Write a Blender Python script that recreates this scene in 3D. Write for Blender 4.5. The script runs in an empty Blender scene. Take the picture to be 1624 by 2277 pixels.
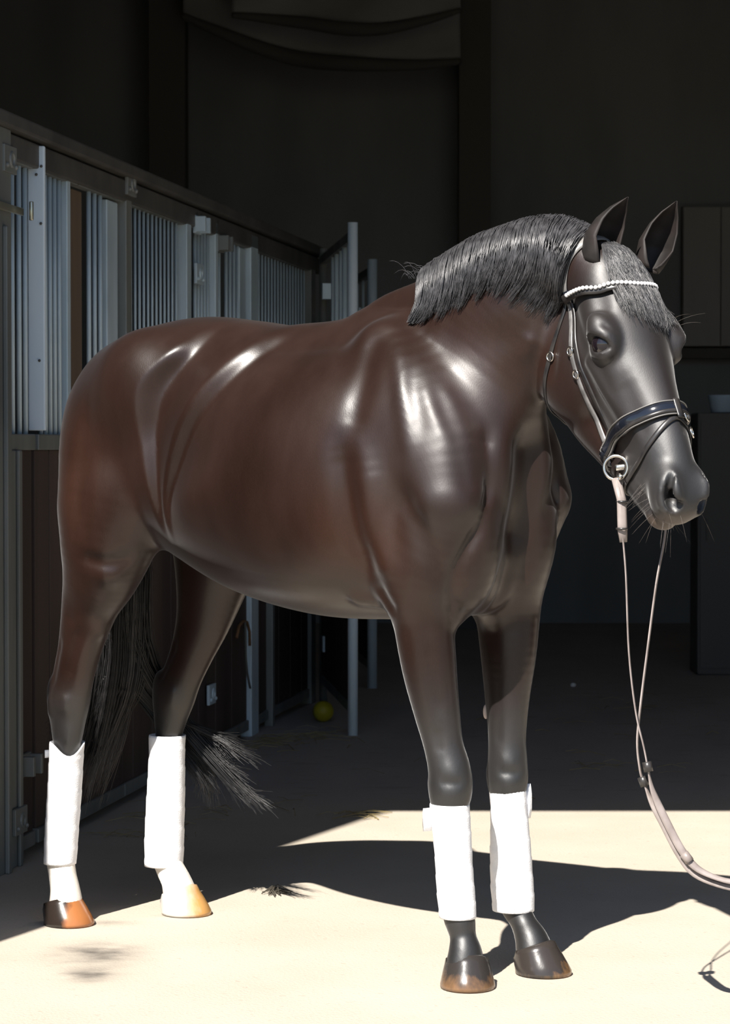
import bpy, bmesh, math, random, os
import numpy as np
from mathutils import Vector, Matrix
C = bpy.context.scene.collection
SC = bpy.context.scene
R_ = random.Random(7)

# ------------------------------------------------------------------ camera
FPX, IW, IH, CAMZ = 5650.0, 1624, 2277, 1.26
PITCH = math.atan((IH / 2 - 990.0) / FPX)
cd = bpy.data.cameras.new('camera'); cam = bpy.data.objects.new('camera', cd); C.objects.link(cam)
cam.location = (0, 0, CAMZ); cam.rotation_euler = (math.pi / 2 - PITCH, 0, 0)
cd.sensor_fit = 'VERTICAL'; cd.sensor_height = 24.0; cd.lens = FPX / IH * 24.0
cd.clip_start = 0.05; cd.clip_end = 200
cd.dof.use_dof = True; cd.dof.focus_distance = 6.1; cd.dof.aperture_fstop = 8.0
SC.camera = cam

# ------------------------------------------------------------------ sky, sun, exposure
SUN_EL, SUN_DIR = math.radians(47.5), (0.401, 0.916)      # ground direction in which the shadows fall
w = bpy.data.worlds.new('world'); SC.world = w; w.use_nodes = True
nt = w.node_tree; bg = nt.nodes['Background']
sky = nt.nodes.new('ShaderNodeTexSky'); sky.sky_type = 'NISHITA'; sky.sun_disc = False
sky.sun_elevation = SUN_EL; sky.sun_rotation = math.atan2(-SUN_DIR[0], -SUN_DIR[1])
sky.altitude = 50; sky.air_density = 1.0; sky.dust_density = 0.6; sky.ozone_density = 3.0
nt.links.new(sky.outputs[0], bg.inputs[0]); bg.inputs[1].default_value = 0.125
sd = bpy.data.lights.new('sun', 'SUN'); sun = bpy.data.objects.new('sun', sd); C.objects.link(sun)
sd.energy = 10.5; sd.angle = math.radians(0.53); sd.color = (1.0, 0.955, 0.89)
ld = Vector((SUN_DIR[0] * math.cos(SUN_EL), SUN_DIR[1] * math.cos(SUN_EL), -math.sin(SUN_EL)))
sun.rotation_euler = ld.to_track_quat('-Z', 'Y').to_euler(); sun.location = (-3, -4, 8)
SC.view_settings.view_transform = 'Standard'; SC.view_settings.look = 'None'
SC.view_settings.gamma = 1.0; SC.view_settings.use_curve_mapping = False
SC.view_settings.exposure = 0.0

# ------------------------------------------------------------------ helpers
def mat(name, color=(.5, .5, .5), rough=.6, metal=0.0, spec=.5, build=None):
    m = bpy.data.materials.new(name); m.use_nodes = True
    b = m.node_tree.nodes['Principled BSDF']
    b.inputs['Base Color'].default_value = (*color, 1); b.inputs['Roughness'].default_value = rough
    b.inputs['Metallic'].default_value = metal; b.inputs['Specular IOR Level'].default_value = spec
    if build: build(m.node_tree, b)
    return m
def noise_col(c1, c2, scale=8, detail=5, vec=(1, 1, 1), lo=.35, hi=.65, bump=0, bscale=60, coords='Object'):
    def f(t, b):
        tc = t.nodes.new('ShaderNodeTexCoord'); mp = t.nodes.new('ShaderNodeMapping'); mp.inputs['Scale'].default_value = vec
        t.links.new(tc.outputs[coords], mp.inputs[0])
        n = t.nodes.new('ShaderNodeTexNoise'); n.inputs['Scale'].default_value = scale; n.inputs['Detail'].default_value = detail
        t.links.new(mp.outputs[0], n.inputs['Vector'])
        r = t.nodes.new('ShaderNodeValToRGB'); r.color_ramp.elements[0].position = lo; r.color_ramp.elements[1].position = hi
        r.color_ramp.elements[0].color = (*c1, 1); r.color_ramp.elements[1].color = (*c2, 1)
        t.links.new(n.outputs['Fac'], r.inputs[0]); t.links.new(r.outputs[0], b.inputs['Base Color'])
        if bump:
            n2 = t.nodes.new('ShaderNodeTexNoise'); n2.inputs['Scale'].default_value = bscale; n2.inputs['Detail'].default_value = 3
            t.links.new(mp.outputs[0], n2.inputs['Vector'])
            bp = t.nodes.new('ShaderNodeBump'); bp.inputs['Strength'].default_value = bump; bp.inputs['Distance'].default_value = .01
            t.links.new(n2.outputs['Fac'], bp.inputs['Height']); t.links.new(bp.outputs[0], b.inputs['Normal'])
    return f
def link(name, me, m=None, parent=None, smooth=True):
    o = bpy.data.objects.new(name, me); C.objects.link(o)
    if m is not None and not me.materials: me.materials.append(m)
    if parent is not None: o.parent = parent
    if smooth: me.shade_smooth()
    return o
def mesh_from(name, vs, fs):
    me = bpy.data.meshes.new(name); me.from_pydata([tuple(map(float, v)) for v in vs], [], fs); me.update(); return me
def tag(o, label=None, cat=None, group=None, kind=None):
    if label: o['label'] = label
    if cat: o['category'] = cat
    if group: o['group'] = group
    if kind: o['kind'] = kind
    return o
class MB:
    def __init__(s): s.v, s.f = [], []
    def box(s, c, d, rz=0.0, taper=1.0):
        b = len(s.v); cz, sz = math.cos(rz), math.sin(rz)
        for k in (-1, 1):
            for j in (-1, 1):
                for i in (-1, 1):
                    q = taper if k > 0 else 1
                    x, y, z = i * d[0] / 2 * q, j * d[1] / 2 * q, k * d[2] / 2
                    s.v.append((c[0] + x * cz - y * sz, c[1] + x * sz + y * cz, c[2] + z))
        for q in ((0, 2, 3, 1), (4, 5, 7, 6), (0, 1, 5, 4), (2, 6, 7, 3), (0, 4, 6, 2), (1, 3, 7, 5)): s.f.append(tuple(b + i for i in q))
        return s
    def tube(s, pts, rad, n=8, up=None, flat=1.0, caps=True):
        """swept tube; rad scalar/list; 'up' and 'flat' give a flat strap section (wide across up x tangent)"""
        P = [Vector(p) for p in pts]; m = len(P); b = len(s.v)
        rr = rad if hasattr(rad, '__len__') else [rad] * m
        nrm = None
        for i in range(m):
            t = (P[min(i + 1, m - 1)] - P[max(i - 1, 0)]).normalized()
            if up is not None:
                u_ = Vector(up[i]) if hasattr(up[0], '__len__') else Vector(up)
                nn = (u_ - t * u_.dot(t)).normalized()
            else:
                if nrm is None:
                    a = Vector((0, 0, 1)) if abs(t.z) < .9 else Vector((1, 0, 0)); nrm = a
                nn = (nrm - t * nrm.dot(t)).normalized(); nrm = nn
            bb = t.cross(nn)
            for k in range(n):
                an = 2 * math.pi * (k + .5) / n
                s.v.append(tuple(P[i] + nn * (math.cos(an) * rr[i] * flat) + bb * (math.sin(an) * rr[i])))
        for i in range(m - 1):
            for k in range(n):
                k2 = (k + 1) % n; s.f.append((b + i * n + k, b + i * n + k2, b + (i + 1) * n + k2, b + (i + 1) * n + k))
        if caps: s.f.append(tuple(b + k for k in reversed(range(n)))); s.f.append(tuple(b + (m - 1) * n + k for k in range(n)))
        return s
    def rings(s, rings, closed=False, cap0=True, cap1=True):
        b = len(s.v); n = len(rings[0]); m = len(rings)
        for r in rings: s.v.extend([tuple(map(float, p)) for p in r])
        for i in range(m - 1 if not closed else m):
            for k in range(n):
                k2 = (k + 1) % n; i2 = (i + 1) % m
                s.f.append((b + i * n + k, b + i * n + k2, b + i2 * n + k2, b + i2 * n + k))
        if not closed:
            if cap0: s.f.append(tuple(b + k for k in reversed(range(n))))
            if cap1: s.f.append(tuple(b + (m - 1) * n + k for k in range(n)))
        return s
    def ring(s, c, ax, R, r, n=24, k=8, sx=1.0, spoke=None):
        ax = Vector(ax).normalized(); e1 = ax.orthogonal().normalized() if spoke is None else Vector(spoke).normalized(); e2 = ax.cross(e1); rs = []
        for i in range(n):
            a = 2 * math.pi * i / n; d = e1 * math.cos(a) * sx + e2 * math.sin(a); q = Vector(c) + d * R
            rs.append([tuple(q + d * (math.cos(2 * math.pi * j / k) * r) + ax * (math.sin(2 * math.pi * j / k) * r)) for j in range(k)])
        return s.rings(rs, closed=True)
    def ball(s, c, r, n=12, m=8):
        rr = r if hasattr(r, '__len__') else (r, r, r); rs = []
        for i in range(m + 1):
            th = math.pi * (i + .02) / (m + .04); rs.append([(c[0] + rr[0] * math.sin(th) * math.cos(2 * math.pi * k / n), c[1] + rr[1] * math.sin(th) * math.sin(2 * math.pi * k / n), c[2] - rr[2] * math.cos(th)) for k in range(n)])
        return s.rings(rs)
    def build(s, name, m=None, parent=None, smooth=True): return link(name, mesh_from(name, s.v, s.f), m, parent, smooth)
def bevel(o, wd=.004, seg=2):
    md = o.modifiers.new('bevel', 'BEVEL'); md.width = wd; md.segments = seg; md.limit_method = 'ANGLE'; md.angle_limit = math.radians(40); return o
def struct(o): o['kind'] = 'structure'; return o
def catmull(K, n):
    K = np.asarray(K, float); m = len(K); out = []
    Q = np.vstack([2 * K[0] - K[1], K, 2 * K[-1] - K[-2]])
    for i in range(m - 1):
        p0, p1, p2, p3 = Q[i], Q[i + 1], Q[i + 2], Q[i + 3]
        for j in range(n):
            t = j / n; out.append(.5 * ((2 * p1) + (-p0 + p2) * t + (2 * p0 - 5 * p1 + 4 * p2 - p3) * t * t + (-p0 + 3 * p1 - 3 * p2 + p3) * t ** 3))
    out.append(K[-1]); return np.array(out)

# ------------------------------------------------------------------ the barn
def floor_nodes(t, b):
    N, Lk = t.nodes.new, t.links.new
    geo = N('ShaderNodeNewGeometry'); sep = N('ShaderNodeSeparateXYZ'); Lk(geo.outputs['Position'], sep.inputs[0])
    def ns(sc, det, vec=None):
        n = N('ShaderNodeTexNoise'); n.inputs['Scale'].default_value = sc; n.inputs['Detail'].default_value = det
        if vec:
            mp = N('ShaderNodeMapping'); mp.inputs['Scale'].default_value = vec; Lk(geo.outputs['Position'], mp.inputs[0]); Lk(mp.outputs[0], n.inputs['Vector'])
        else: Lk(geo.outputs['Position'], n.inputs['Vector'])
        return n
    def mth(op, *a):
        m = N('ShaderNodeMath'); m.operation = op
        for i, v in enumerate(a):
            if isinstance(v, (int, float)): m.inputs[i].default_value = v
            else: Lk(v, m.inputs[i])
        return m.outputs[0]
    def mixc(f, c1, c2):
        m = N('ShaderNodeMix'); m.data_type = 'RGBA'
        for sock, v in ((m.inputs['Factor'], f), (m.inputs['A'], c1), (m.inputs['B'], c2)):
            if isinstance(v, tuple): sock.default_value = v
            elif isinstance(v, (int, float)): sock.default_value = v
            else: Lk(v, sock)
        return m.outputs['Result']
    n1 = ns(3.0, 6); n2 = ns(45, 4)
    c = mixc(n1.outputs['Fac'], (.405, .352, .285, 1), (.50, .448, .375, 1))
    c = mixc(mth('MULTIPLY', mth('GREATER_THAN', n2.outputs['Fac'], .66), .25), c, (.25, .215, .17, 1))
    # older, darker concrete of the aisle with swept-in sand
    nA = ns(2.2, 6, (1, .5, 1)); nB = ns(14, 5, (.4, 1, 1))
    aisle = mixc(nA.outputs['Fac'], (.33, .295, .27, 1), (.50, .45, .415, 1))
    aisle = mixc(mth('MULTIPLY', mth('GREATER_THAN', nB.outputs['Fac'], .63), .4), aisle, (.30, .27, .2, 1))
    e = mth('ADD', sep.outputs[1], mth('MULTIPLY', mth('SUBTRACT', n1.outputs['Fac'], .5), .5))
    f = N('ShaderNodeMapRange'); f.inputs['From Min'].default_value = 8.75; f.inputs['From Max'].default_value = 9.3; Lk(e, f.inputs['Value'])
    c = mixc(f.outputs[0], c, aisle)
    unseen_apron = mixc(nA.outputs['Fac'], (.16, .15, .135, 1), (.22, .205, .185, 1))  # unseen ground outside, kept dark to cut light bounced onto the horse
    f2 = N('ShaderNodeMapRange'); f2.inputs['From Min'].default_value = 4.7; f2.inputs['From Max'].default_value = 5.1; Lk(e, f2.inputs['Value'])
    c = mixc(f2.outputs[0], unseen_apron, c)
    # soft shadows painted into the sand as dark patches
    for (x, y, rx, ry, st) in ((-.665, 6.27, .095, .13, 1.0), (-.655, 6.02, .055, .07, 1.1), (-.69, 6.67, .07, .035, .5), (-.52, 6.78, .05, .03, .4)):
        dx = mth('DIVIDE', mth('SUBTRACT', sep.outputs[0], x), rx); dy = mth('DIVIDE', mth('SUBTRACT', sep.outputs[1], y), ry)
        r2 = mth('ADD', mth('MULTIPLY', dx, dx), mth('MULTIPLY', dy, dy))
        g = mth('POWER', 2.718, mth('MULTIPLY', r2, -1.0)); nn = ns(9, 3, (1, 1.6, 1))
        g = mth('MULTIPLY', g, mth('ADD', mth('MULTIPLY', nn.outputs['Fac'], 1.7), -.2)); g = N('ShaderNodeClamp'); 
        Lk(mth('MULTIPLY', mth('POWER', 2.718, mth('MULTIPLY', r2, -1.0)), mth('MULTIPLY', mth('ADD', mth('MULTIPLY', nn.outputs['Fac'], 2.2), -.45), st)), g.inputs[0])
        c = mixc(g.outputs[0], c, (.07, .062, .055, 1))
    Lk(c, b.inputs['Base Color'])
    bp = N('ShaderNodeBump'); bp.inputs['Strength'].default_value = .5; bp.inputs['Distance'].default_value = .004; n3 = ns(120, 3); Lk(n3.outputs['Fac'], bp.inputs['Height']); Lk(bp.outputs[0], b.inputs['Normal'])
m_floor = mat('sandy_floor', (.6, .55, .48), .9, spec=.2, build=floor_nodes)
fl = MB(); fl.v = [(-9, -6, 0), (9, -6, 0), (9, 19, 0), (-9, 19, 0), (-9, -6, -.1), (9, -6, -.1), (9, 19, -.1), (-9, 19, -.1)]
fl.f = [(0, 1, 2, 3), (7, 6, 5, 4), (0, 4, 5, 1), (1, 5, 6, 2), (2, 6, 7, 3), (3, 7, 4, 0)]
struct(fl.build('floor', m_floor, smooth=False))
m_render = mat('outer_render', build=noise_col((.30, .28, .25), (.36, .34, .30), 4))
m_inner = mat('dark_boarding', rough=.9, spec=.2, build=noise_col((.195, .205, .215), (.27, .28, .29), 1.3, 6, (1, 1, .35)))
m_roof = mat('dark_ceiling', rough=.95, spec=.1, build=noise_col((.16, .158, .15), (.24, .235, .225), 2))
m_pillar = mat('dark_pillar_paint', (.11, .105, .098), .85, spec=.2)
DX0, DX1, DY, DH = -1.547, 3.3, 5.0, 4.43           # the doorway: left jamb, right jamb, plane, lintel
for nm, c, d in (('wall_front_left', ((-8 + DX0) / 2, DY + .12, 2.5), (DX0 + 8, .24, 5)), ('wall_front_right', ((8 + DX1) / 2, DY + .12, 2.5), (8 - DX1, .24, 5)),
                 ('wall_front_top', ((DX0 + DX1) / 2, DY + .12, (5 + DH) / 2), (DX1 - DX0, .24, 5 - DH))):
    struct(MB().box(c, d).build(nm, m_render, smooth=False))
struct(MB().box((0, 18.1, 2.5), (16, .2, 5)).build('wall_back', m_inner, smooth=False))
struct(MB().box((-8.1, 11.6, 2.5), (.2, 13.2, 5)).build('wall_left', m_inner, smooth=False))
struct(MB().box((8.1, 11.6, 2.5), (.2, 13.2, 5)).build('wall_right', m_inner, smooth=False))
struct(MB().box((0, 11.6, 5.05), (16.4, 13.4, .1)).build('ceiling', m_roof, smooth=False))
for n, (x0, x1) in enumerate(((-1.47, -1.224), (.641, .857))):                    # pillars on the back wall
    o = MB().box(((x0 + x1) / 2, 17.5, 2.5), (x1 - x0, .3, 5)); o.box(((x0 + x1) / 2, 17.5, .15), (x1 - x0 + .06, .36, .3))
    struct(o.build('trim_%d' % (n + 1), m_pillar, smooth=False))
# pale plank wall to the right of the aisle, with its sill
m_plank = mat('weathered_plank', rough=.85, build=noise_col((.30, .29, .285), (.38, .365, .36), 3, 6, (1, 1, .12)))
px0 = MB().box((3.15, 17.9, 2.44), (1.85, .06, .98)).build('trim_3', m_pillar, smooth=False); struct(px0)
for i in range(7): MB().box((2.36 + i * .265, 17.85, 2.44), (.258, .05, .97)).build('plank', m_plank, px0, False)
struct(MB().box((3.15, 17.82, 1.90), (1.95, .12, .07)).build('trim_4', m_pillar, smooth=False))

# stall fronts along the left of the aisle: a long overhead rail, then panel after panel of bars over boards
RS, RD, RN = Vector((-1.0754, 7.5455, 0)), Vector((.161344, .986898, 0)), Vector((.986898, -.161344, 0)); RZ = math.atan2(RD.y, RD.x)
def RW(s_, off, h): p = RS + RD * s_ + RN * off; return (p.x, p.y, h)
def galv(t, b):
    noise_col((.46, .57, .64), (.66, .79, .88), 9, 6, (1, 1, .25), .3, .7)(t, b)
m_galv = mat('galvanised_steel', rough=.5, metal=.15, build=galv)
m_bright = mat('bright_galvanised_steel', rough=.5, metal=.0, build=noise_col((.74, .86, .97), (.84, .93, .99), 5, 5, (1, 1, .4)))
m_dsteel = mat('dull_brown_steel', rough=.6, metal=.2, build=noise_col((.075, .072, .068), (.12, .115, .108), 6))
m_gsteel = mat('grey_green_steel', rough=.55, metal=.3, build=noise_col((.16, .17, .165), (.26, .27, .26), 6, 5, (1, 1, .2)))
m_board = mat('brown_stall_board', rough=.75, spec=.3, build=noise_col((.055, .039, .035), (.090, .066, .056), 5, 6, (1, 1, .08)))
m_wood = mat('raw_brown_wood', rough=.8, build=noise_col((.10, .07, .048), (.17, .12, .085), 6, 6, (1, 1, .1)))
def rbox(mb, s0, s1, o0, o1, h0, h1): return mb.box(RW((s0 + s1) / 2, (o0 + o1) / 2, (h0 + h1) / 2), (s1 - s0, o1 - o0, h1 - h0), RZ)
r = MB(); rbox(r, -2.2, 5.15, -.03, .055, 2.19, 2.235); r1 = r.build('trim_5', m_dsteel, smooth=False); struct(bevel(r1, .008))
r = MB(); rbox(r, -2.2, 5.15, -.005, .03, 2.108, 2.182); r2 = r.build('trim_6', m_dsteel, smooth=False); struct(bevel(r2, .006))
_bar = {}
def bar(parent, s_, off, h0, h1, rad=.0105, m=None, name='bar'):
    key = (round(h1 - h0, 3), rad, m.name)
    if key not in _bar:
        me_ = MB().tube([(0, 0, 0), (0, 0, (h1 - h0) / 2), (0, 0, h1 - h0)], rad, 8); me_ = mesh_from('bar', me_.v, me_.f); me_.materials.append(m); me_.shade_smooth(); _bar[key] = me_
    o = bpy.data.objects.new(name, _bar[key]); C.objects.link(o); o.parent = parent; o.location = RW(s_, off, h0); return o
def stall_panel(label, s0, s1, bars, posts, off=0.0, top=2.125, low=(1.245, 1.294), sill_m=m_gsteel, brad=.0085):
    fr = MB(); rbox(fr, s0, s1, off - .02, off + .025, low[0], low[1])
    root = bevel(fr.build('stall_front', sill_m, smooth=False), .004)
    tag(root, label, 'stall front', 'stall fronts along the aisle')
    q = MB(); rbox(q, s0, s1, off - .02, off + .02, .03, .075); bevel(q.build('kickboard', sill_m, root, False), .004)
    q = MB(); rbox(q, s0, s1, off - .015, off + .02, top - .02, top + .012); bevel(q.build('top_rail', sill_m, root, False), .004)
    n = max(2, int(round((s1 - s0) / .145)))
    for i in range(n):
        a, b = s0 + (s1 - s0) * i / n + .003, s0 + (s1 - s0) * (i + 1) / n - .003
        q = MB(); rbox(q, a, b, off - .014, off + .010 + .002 * (i % 2), .075, low[0]); bevel(q.build('board', m_board, root, False), .003)
    for s_ in bars: bar(root, s_, off, low[1], top - .02, brad, m_galv)
    for (a, b, o0, o1, h0, h1, m) in posts:
        q = MB(); rbox(q, a, b, o0, o1, h0, h1); bevel(q.build('post', m, root, False), .004)
    return root
fA = lambda a, b, st: [a + st * i for i in range(int((b - a) / st + 1e-6) + 1)]
A = stall_panel('nearest stall front at left edge with spaced bars and a grey steel post', -1.25, .255, fA(-.98, -.24, .088) + [.035, .095, .165, .228], [(-.16, -.02, -.03, .035, 0, 2.19, m_gsteel), (-.11, -.08, .035, .05, 0, 1.9, m_gsteel), (-.02, .10, -.03, .03, 0, 1.245, m_gsteel), (.03, .055, .03, .042, 0, 1.245, m_gsteel)])
A2 = stall_panel('narrow grille of close bars just right of the white steel strip', .29, .76, fA(.39, .60, .052), [(.282, .300, -.008, .046, 1.305, 2.178, m_bright), (.63, .668, -.02, .02, 1.294, 2.11, m_galv)])
B0 = stall_panel('stall front with a brown timber post and three wide-set bars', .77, 1.335, [.955, 1.025, 1.095], [(.79, .915, -.05, -.012, 1.294, 2.10, m_wood), (1.17, 1.31, -.016, .006, 1.294, 2.10, m_galv)])
B1 = stall_panel('long grille panel of close bars behind the croup of the horse', 1.34, 2.345, fA(1.445, 2.25, .0625), [(1.338, 1.412, -.03, .03, 1.25, 2.2, m_gsteel), (2.262, 2.335, -.025, .028, 1.25, 2.15, m_galv)], brad=.0056)
C1 = stall_panel('stall front with two square brackets on a narrow grille', 2.36, 3.44, fA(2.51, 2.73, .055) + [2.94] + fA(3.08, 3.40, .075), [(2.755, 2.80, -.02, .03, 1.25, 2.16, m_galv), (3.30, 3.42, -.02, .012, 1.294, 2.10, m_galv)])
D1 = stall_panel('farthest grille panel of close bars beyond the loin of the horse', 3.45, 4.98, fA(3.68, 4.84, .072), [(3.45, 3.60, -.02, .03, 0, 2.17, m_galv), (3.865, 3.91, .0, .04, 0, 1.25, m_gsteel), (4.87, 4.985, -.03, .03, 0, 2.16, m_gsteel)], brad=.0055)
def fitting(root, name, s_, off, h, kind, m):
    q = MB()
    if kind == 'bracket':
        rbox(q, s_ - .05, s_ + .05, off, off + .012, h - .035, h + .035); rbox(q, s_ - .05, s_ - .03, off, off + .05, h - .03, h + .03); rbox(q, s_ + .03, s_ + .05, off, off + .05, h - .03, h + .03)
        for z in (-.015, .015): p = RW(s_, off + .02, h + z); q.ball(p, .009, 8, 6)
    elif kind == 'latch':
        rbox(q, s_ - .22, s_ + .03, off, off + .012, h - .012, h + .010); p = RW(s_ + .03, off + .035, h + .012); q.tube([(p[0], p[1], h - .026), (p[0], p[1], h + .03)], .007, 8)
    elif kind == 'hinge':
        rbox(q, s_ - .06, s_ + .06, off, off + .012, h - .04, h + .04); p = RW(s_ + .01, off + .012, h); q.ring(p, RN, .020, .006, 16, 6)
        for ds in (-.042, .042): p = RW(s_ + ds, off + .014, h - .02); q.ball(p, .008, 8, 6)
    return bevel(q.build(name, m, root, kind == 'latch'), .002)
m_brass = mat('worn_bright_latch', (.60, .58, .46), .3, .8)
fitting(A, 'latch', .02, .04, 1.955, 'latch', m_brass); fitting(A, 'bracket', .15, .012, .29, 'bracket', m_gsteel); fitting(A, 'hinge', .02, .036, .14, 'hinge', m_gsteel)
fitting(A, 'latch', -.045, .03, 2.10, 'hinge', m_gsteel)
fitting(C1, 'bracket', 2.44, .02, 2.12, 'bracket', m_galv); fitting(C1, 'bracket', 2.86, .02, 2.08, 'bracket', m_gsteel); fitting(C1, 'latch', 2.47, .02, 1.93, 'hinge', m_galv); fitting(C1, 'bracket', 2.68, .02, .26, 'hinge', m_galv)
fitting(B1, 'bracket', 1.375, .03, 2.17, 'hinge', m_gsteel)
# screw heads on the white strip
for off_, h_ in ((.022, 2.09), (.038, 2.115), (.036, 1.94), (.03, 1.52)): MB().ball(RW(.279, off_, h_), .0045, 8, 6).build('screw', m_dsteel, A2)

# two stall doors standing open into the aisle
def open_door(label, hinge, free, h1, rad, mpost, bars):
    hx, fx = Vector((*hinge, 0)), Vector((*free, 0)); dv = (fx - hx); Ld = dv.length; dv.normalize(); rz = math.atan2(dv.y, dv.x)
    fr = MB()
    c = (hx + fx) / 2; fr.box((c.x, c.y, 1.25), (Ld, .035, .04), rz)
    root = fr.build('stall_door', m_gsteel, smooth=False); tag(root, label, 'stall door', 'stall doors open into the aisle')
    for z in (.12, h1 - .06): MB().box((c.x, c.y, z), (Ld, .035, .04), rz).build('rail', m_gsteel, root, False)
    MB().tube([(fx.x, fx.y, 0), (fx.x, fx.y, h1 / 2), (fx.x, fx.y, h1)], rad, 14).build('post', mpost, root)
    MB().tube([(hx.x, hx.y, 0), (hx.x, hx.y, h1)], .02, 10).build('post', m_gsteel, root)
    for t_, rb in bars:
        p = hx + (fx - hx) * t_; MB().tube([(p.x, p.y, 1.27), (p.x, p.y, h1 - .08)], rb, 8).build('bar', m_galv, root)
    n = int(Ld / .15)
    for i in range(n):
        p = hx + (fx - hx) * ((i + .5) / n); MB().box((p.x, p.y, .685), (Ld / n - .006, .022, 1.09), rz).build('board', m_board, root, False)
    for z in (2.0, 1.78, .30, .60):
        p = hx + (fx - hx) * .13; MB().box((p.x + .028, p.y, z), (.055, .10, .075), rz).build('hinge', m_galv, root, False)
    return root
open_door('open stall door with a bright round galvanised post above the back of the horse', (-.205, 12.45), (-.053, 11.012), 2.222, .0225, m_bright, [(.35, .008), (.48, .012), (.62, .008), (.75, .014), (.88, .008)])
open_door('second open stall door farther down, with a duller post', (-.12, 14.6), (.037, 13.16), 2.22, .026, m_galv, [(.3, .008), (.5, .008), (.7, .008), (.9, .008)])

# sagging sheets hung between the pillars
def swag(pts, top, y, name, label, hem):
    S = catmull(pts, 8); rr = []
    vs, fs = [], []; nrow = 10
    for i, (x, z) in enumerate(S):
        for j in range(nrow + 1):
            t = j / nrow; zz = top + (z - top) * t; vs.append((x, y + .05 * math.sin(x * 7 + t * 5) * t - .10 * t * t, zz))
    for i in range(len(S) - 1):
        for j in range(nrow):
            a_ = i * (nrow + 1) + j; fs.append((a_, a_ + 1, a_ + nrow + 2, a_ + nrow + 1))
    n0 = len(vs); mb = MB(); mb.v, mb.f = vs, fs
    o = mb.build(name, m_sheet); o.modifiers.new('thick', 'SOLIDIFY').thickness = .012
    tag(o, label, 'sheet', 'sagging sheets on the back wall')
    MB().tube([(x, y - .12 + .05 * math.sin(x * 7 + 5), z) for x, z in S], [hem * (.35 + .65 * math.sin(math.pi * min(1, max(0, (i + 1) / (len(S) + 1))))) for i in range(len(S))], 10).build('hem', m_hem, o)
    return o
m_sheet = mat('grey_sheet', rough=.9, spec=.15, build=noise_col((.245, .25, .255), (.31, .315, .32), 2))
m_hem = mat('dark_hem', (.09, .087, .082), .9)
K = 17.2 / 5650.
def bk(x, y, Y): return ((x - 812) * Y / 5650, CAMZ + (990 - y) * Y / 5650)
swag([bk(x, y, 17.1) for x, y in ((410, 45), (470, 75), (560, 110), (650, 135), (740, 150), (830, 156), (930, 152), (1022, 146))], 4.75, 17.1, 'hanging_sheet', 'lower dark sheet sagging in a long curve between the two pillars', .055)
swag([bk(x, y, 16.7) for x, y in ((520, 48), (600, 52), (680, 60), (760, 76), (840, 78), (930, 58), (1022, 34))], 4.80, 16.7, 'hanging_sheet', 'upper dark sheet sagging in a short curve near the ceiling', .045)

# ------------------------------------------------------------------ horse frame (a forward, l to the horse's left, h up)
HO = np.array([0.33003, 5.95432, 0.0]); HU = np.array([0.77907, -0.62694, 0.0]); HV = np.array([0.62694, 0.77907, 0.0]); HZ = np.array([0, 0, 1.0])
HM = np.column_stack([HU, HV, HZ])
def W(p): return HO + HM @ np.asarray(p, float)            # horse frame -> world
def Wa(P): return np.asarray(P, float) @ HM.T + HO
# head frame (s along the face, t dorsal, y to the left) -> horse frame
HD = np.array([0.54190915, -0.20011972, -0.81626379]); HN = np.array([0.77592687, -0.25403603, 0.57741075]); HL = np.array([0.3229117, 0.94626518, -0.01761382])
HS, HOR = 1.05, np.array([0.300, -0.004, 1.700])
def Hd(s, t, y): return HOR + HS * (s * HD + t * HN + y * HL)
def Hda(P): P = np.asarray(P, float); return HOR + HS * (P[:, :1] * HD + P[:, 1:2] * HN + P[:, 2:3] * HL)

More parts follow.
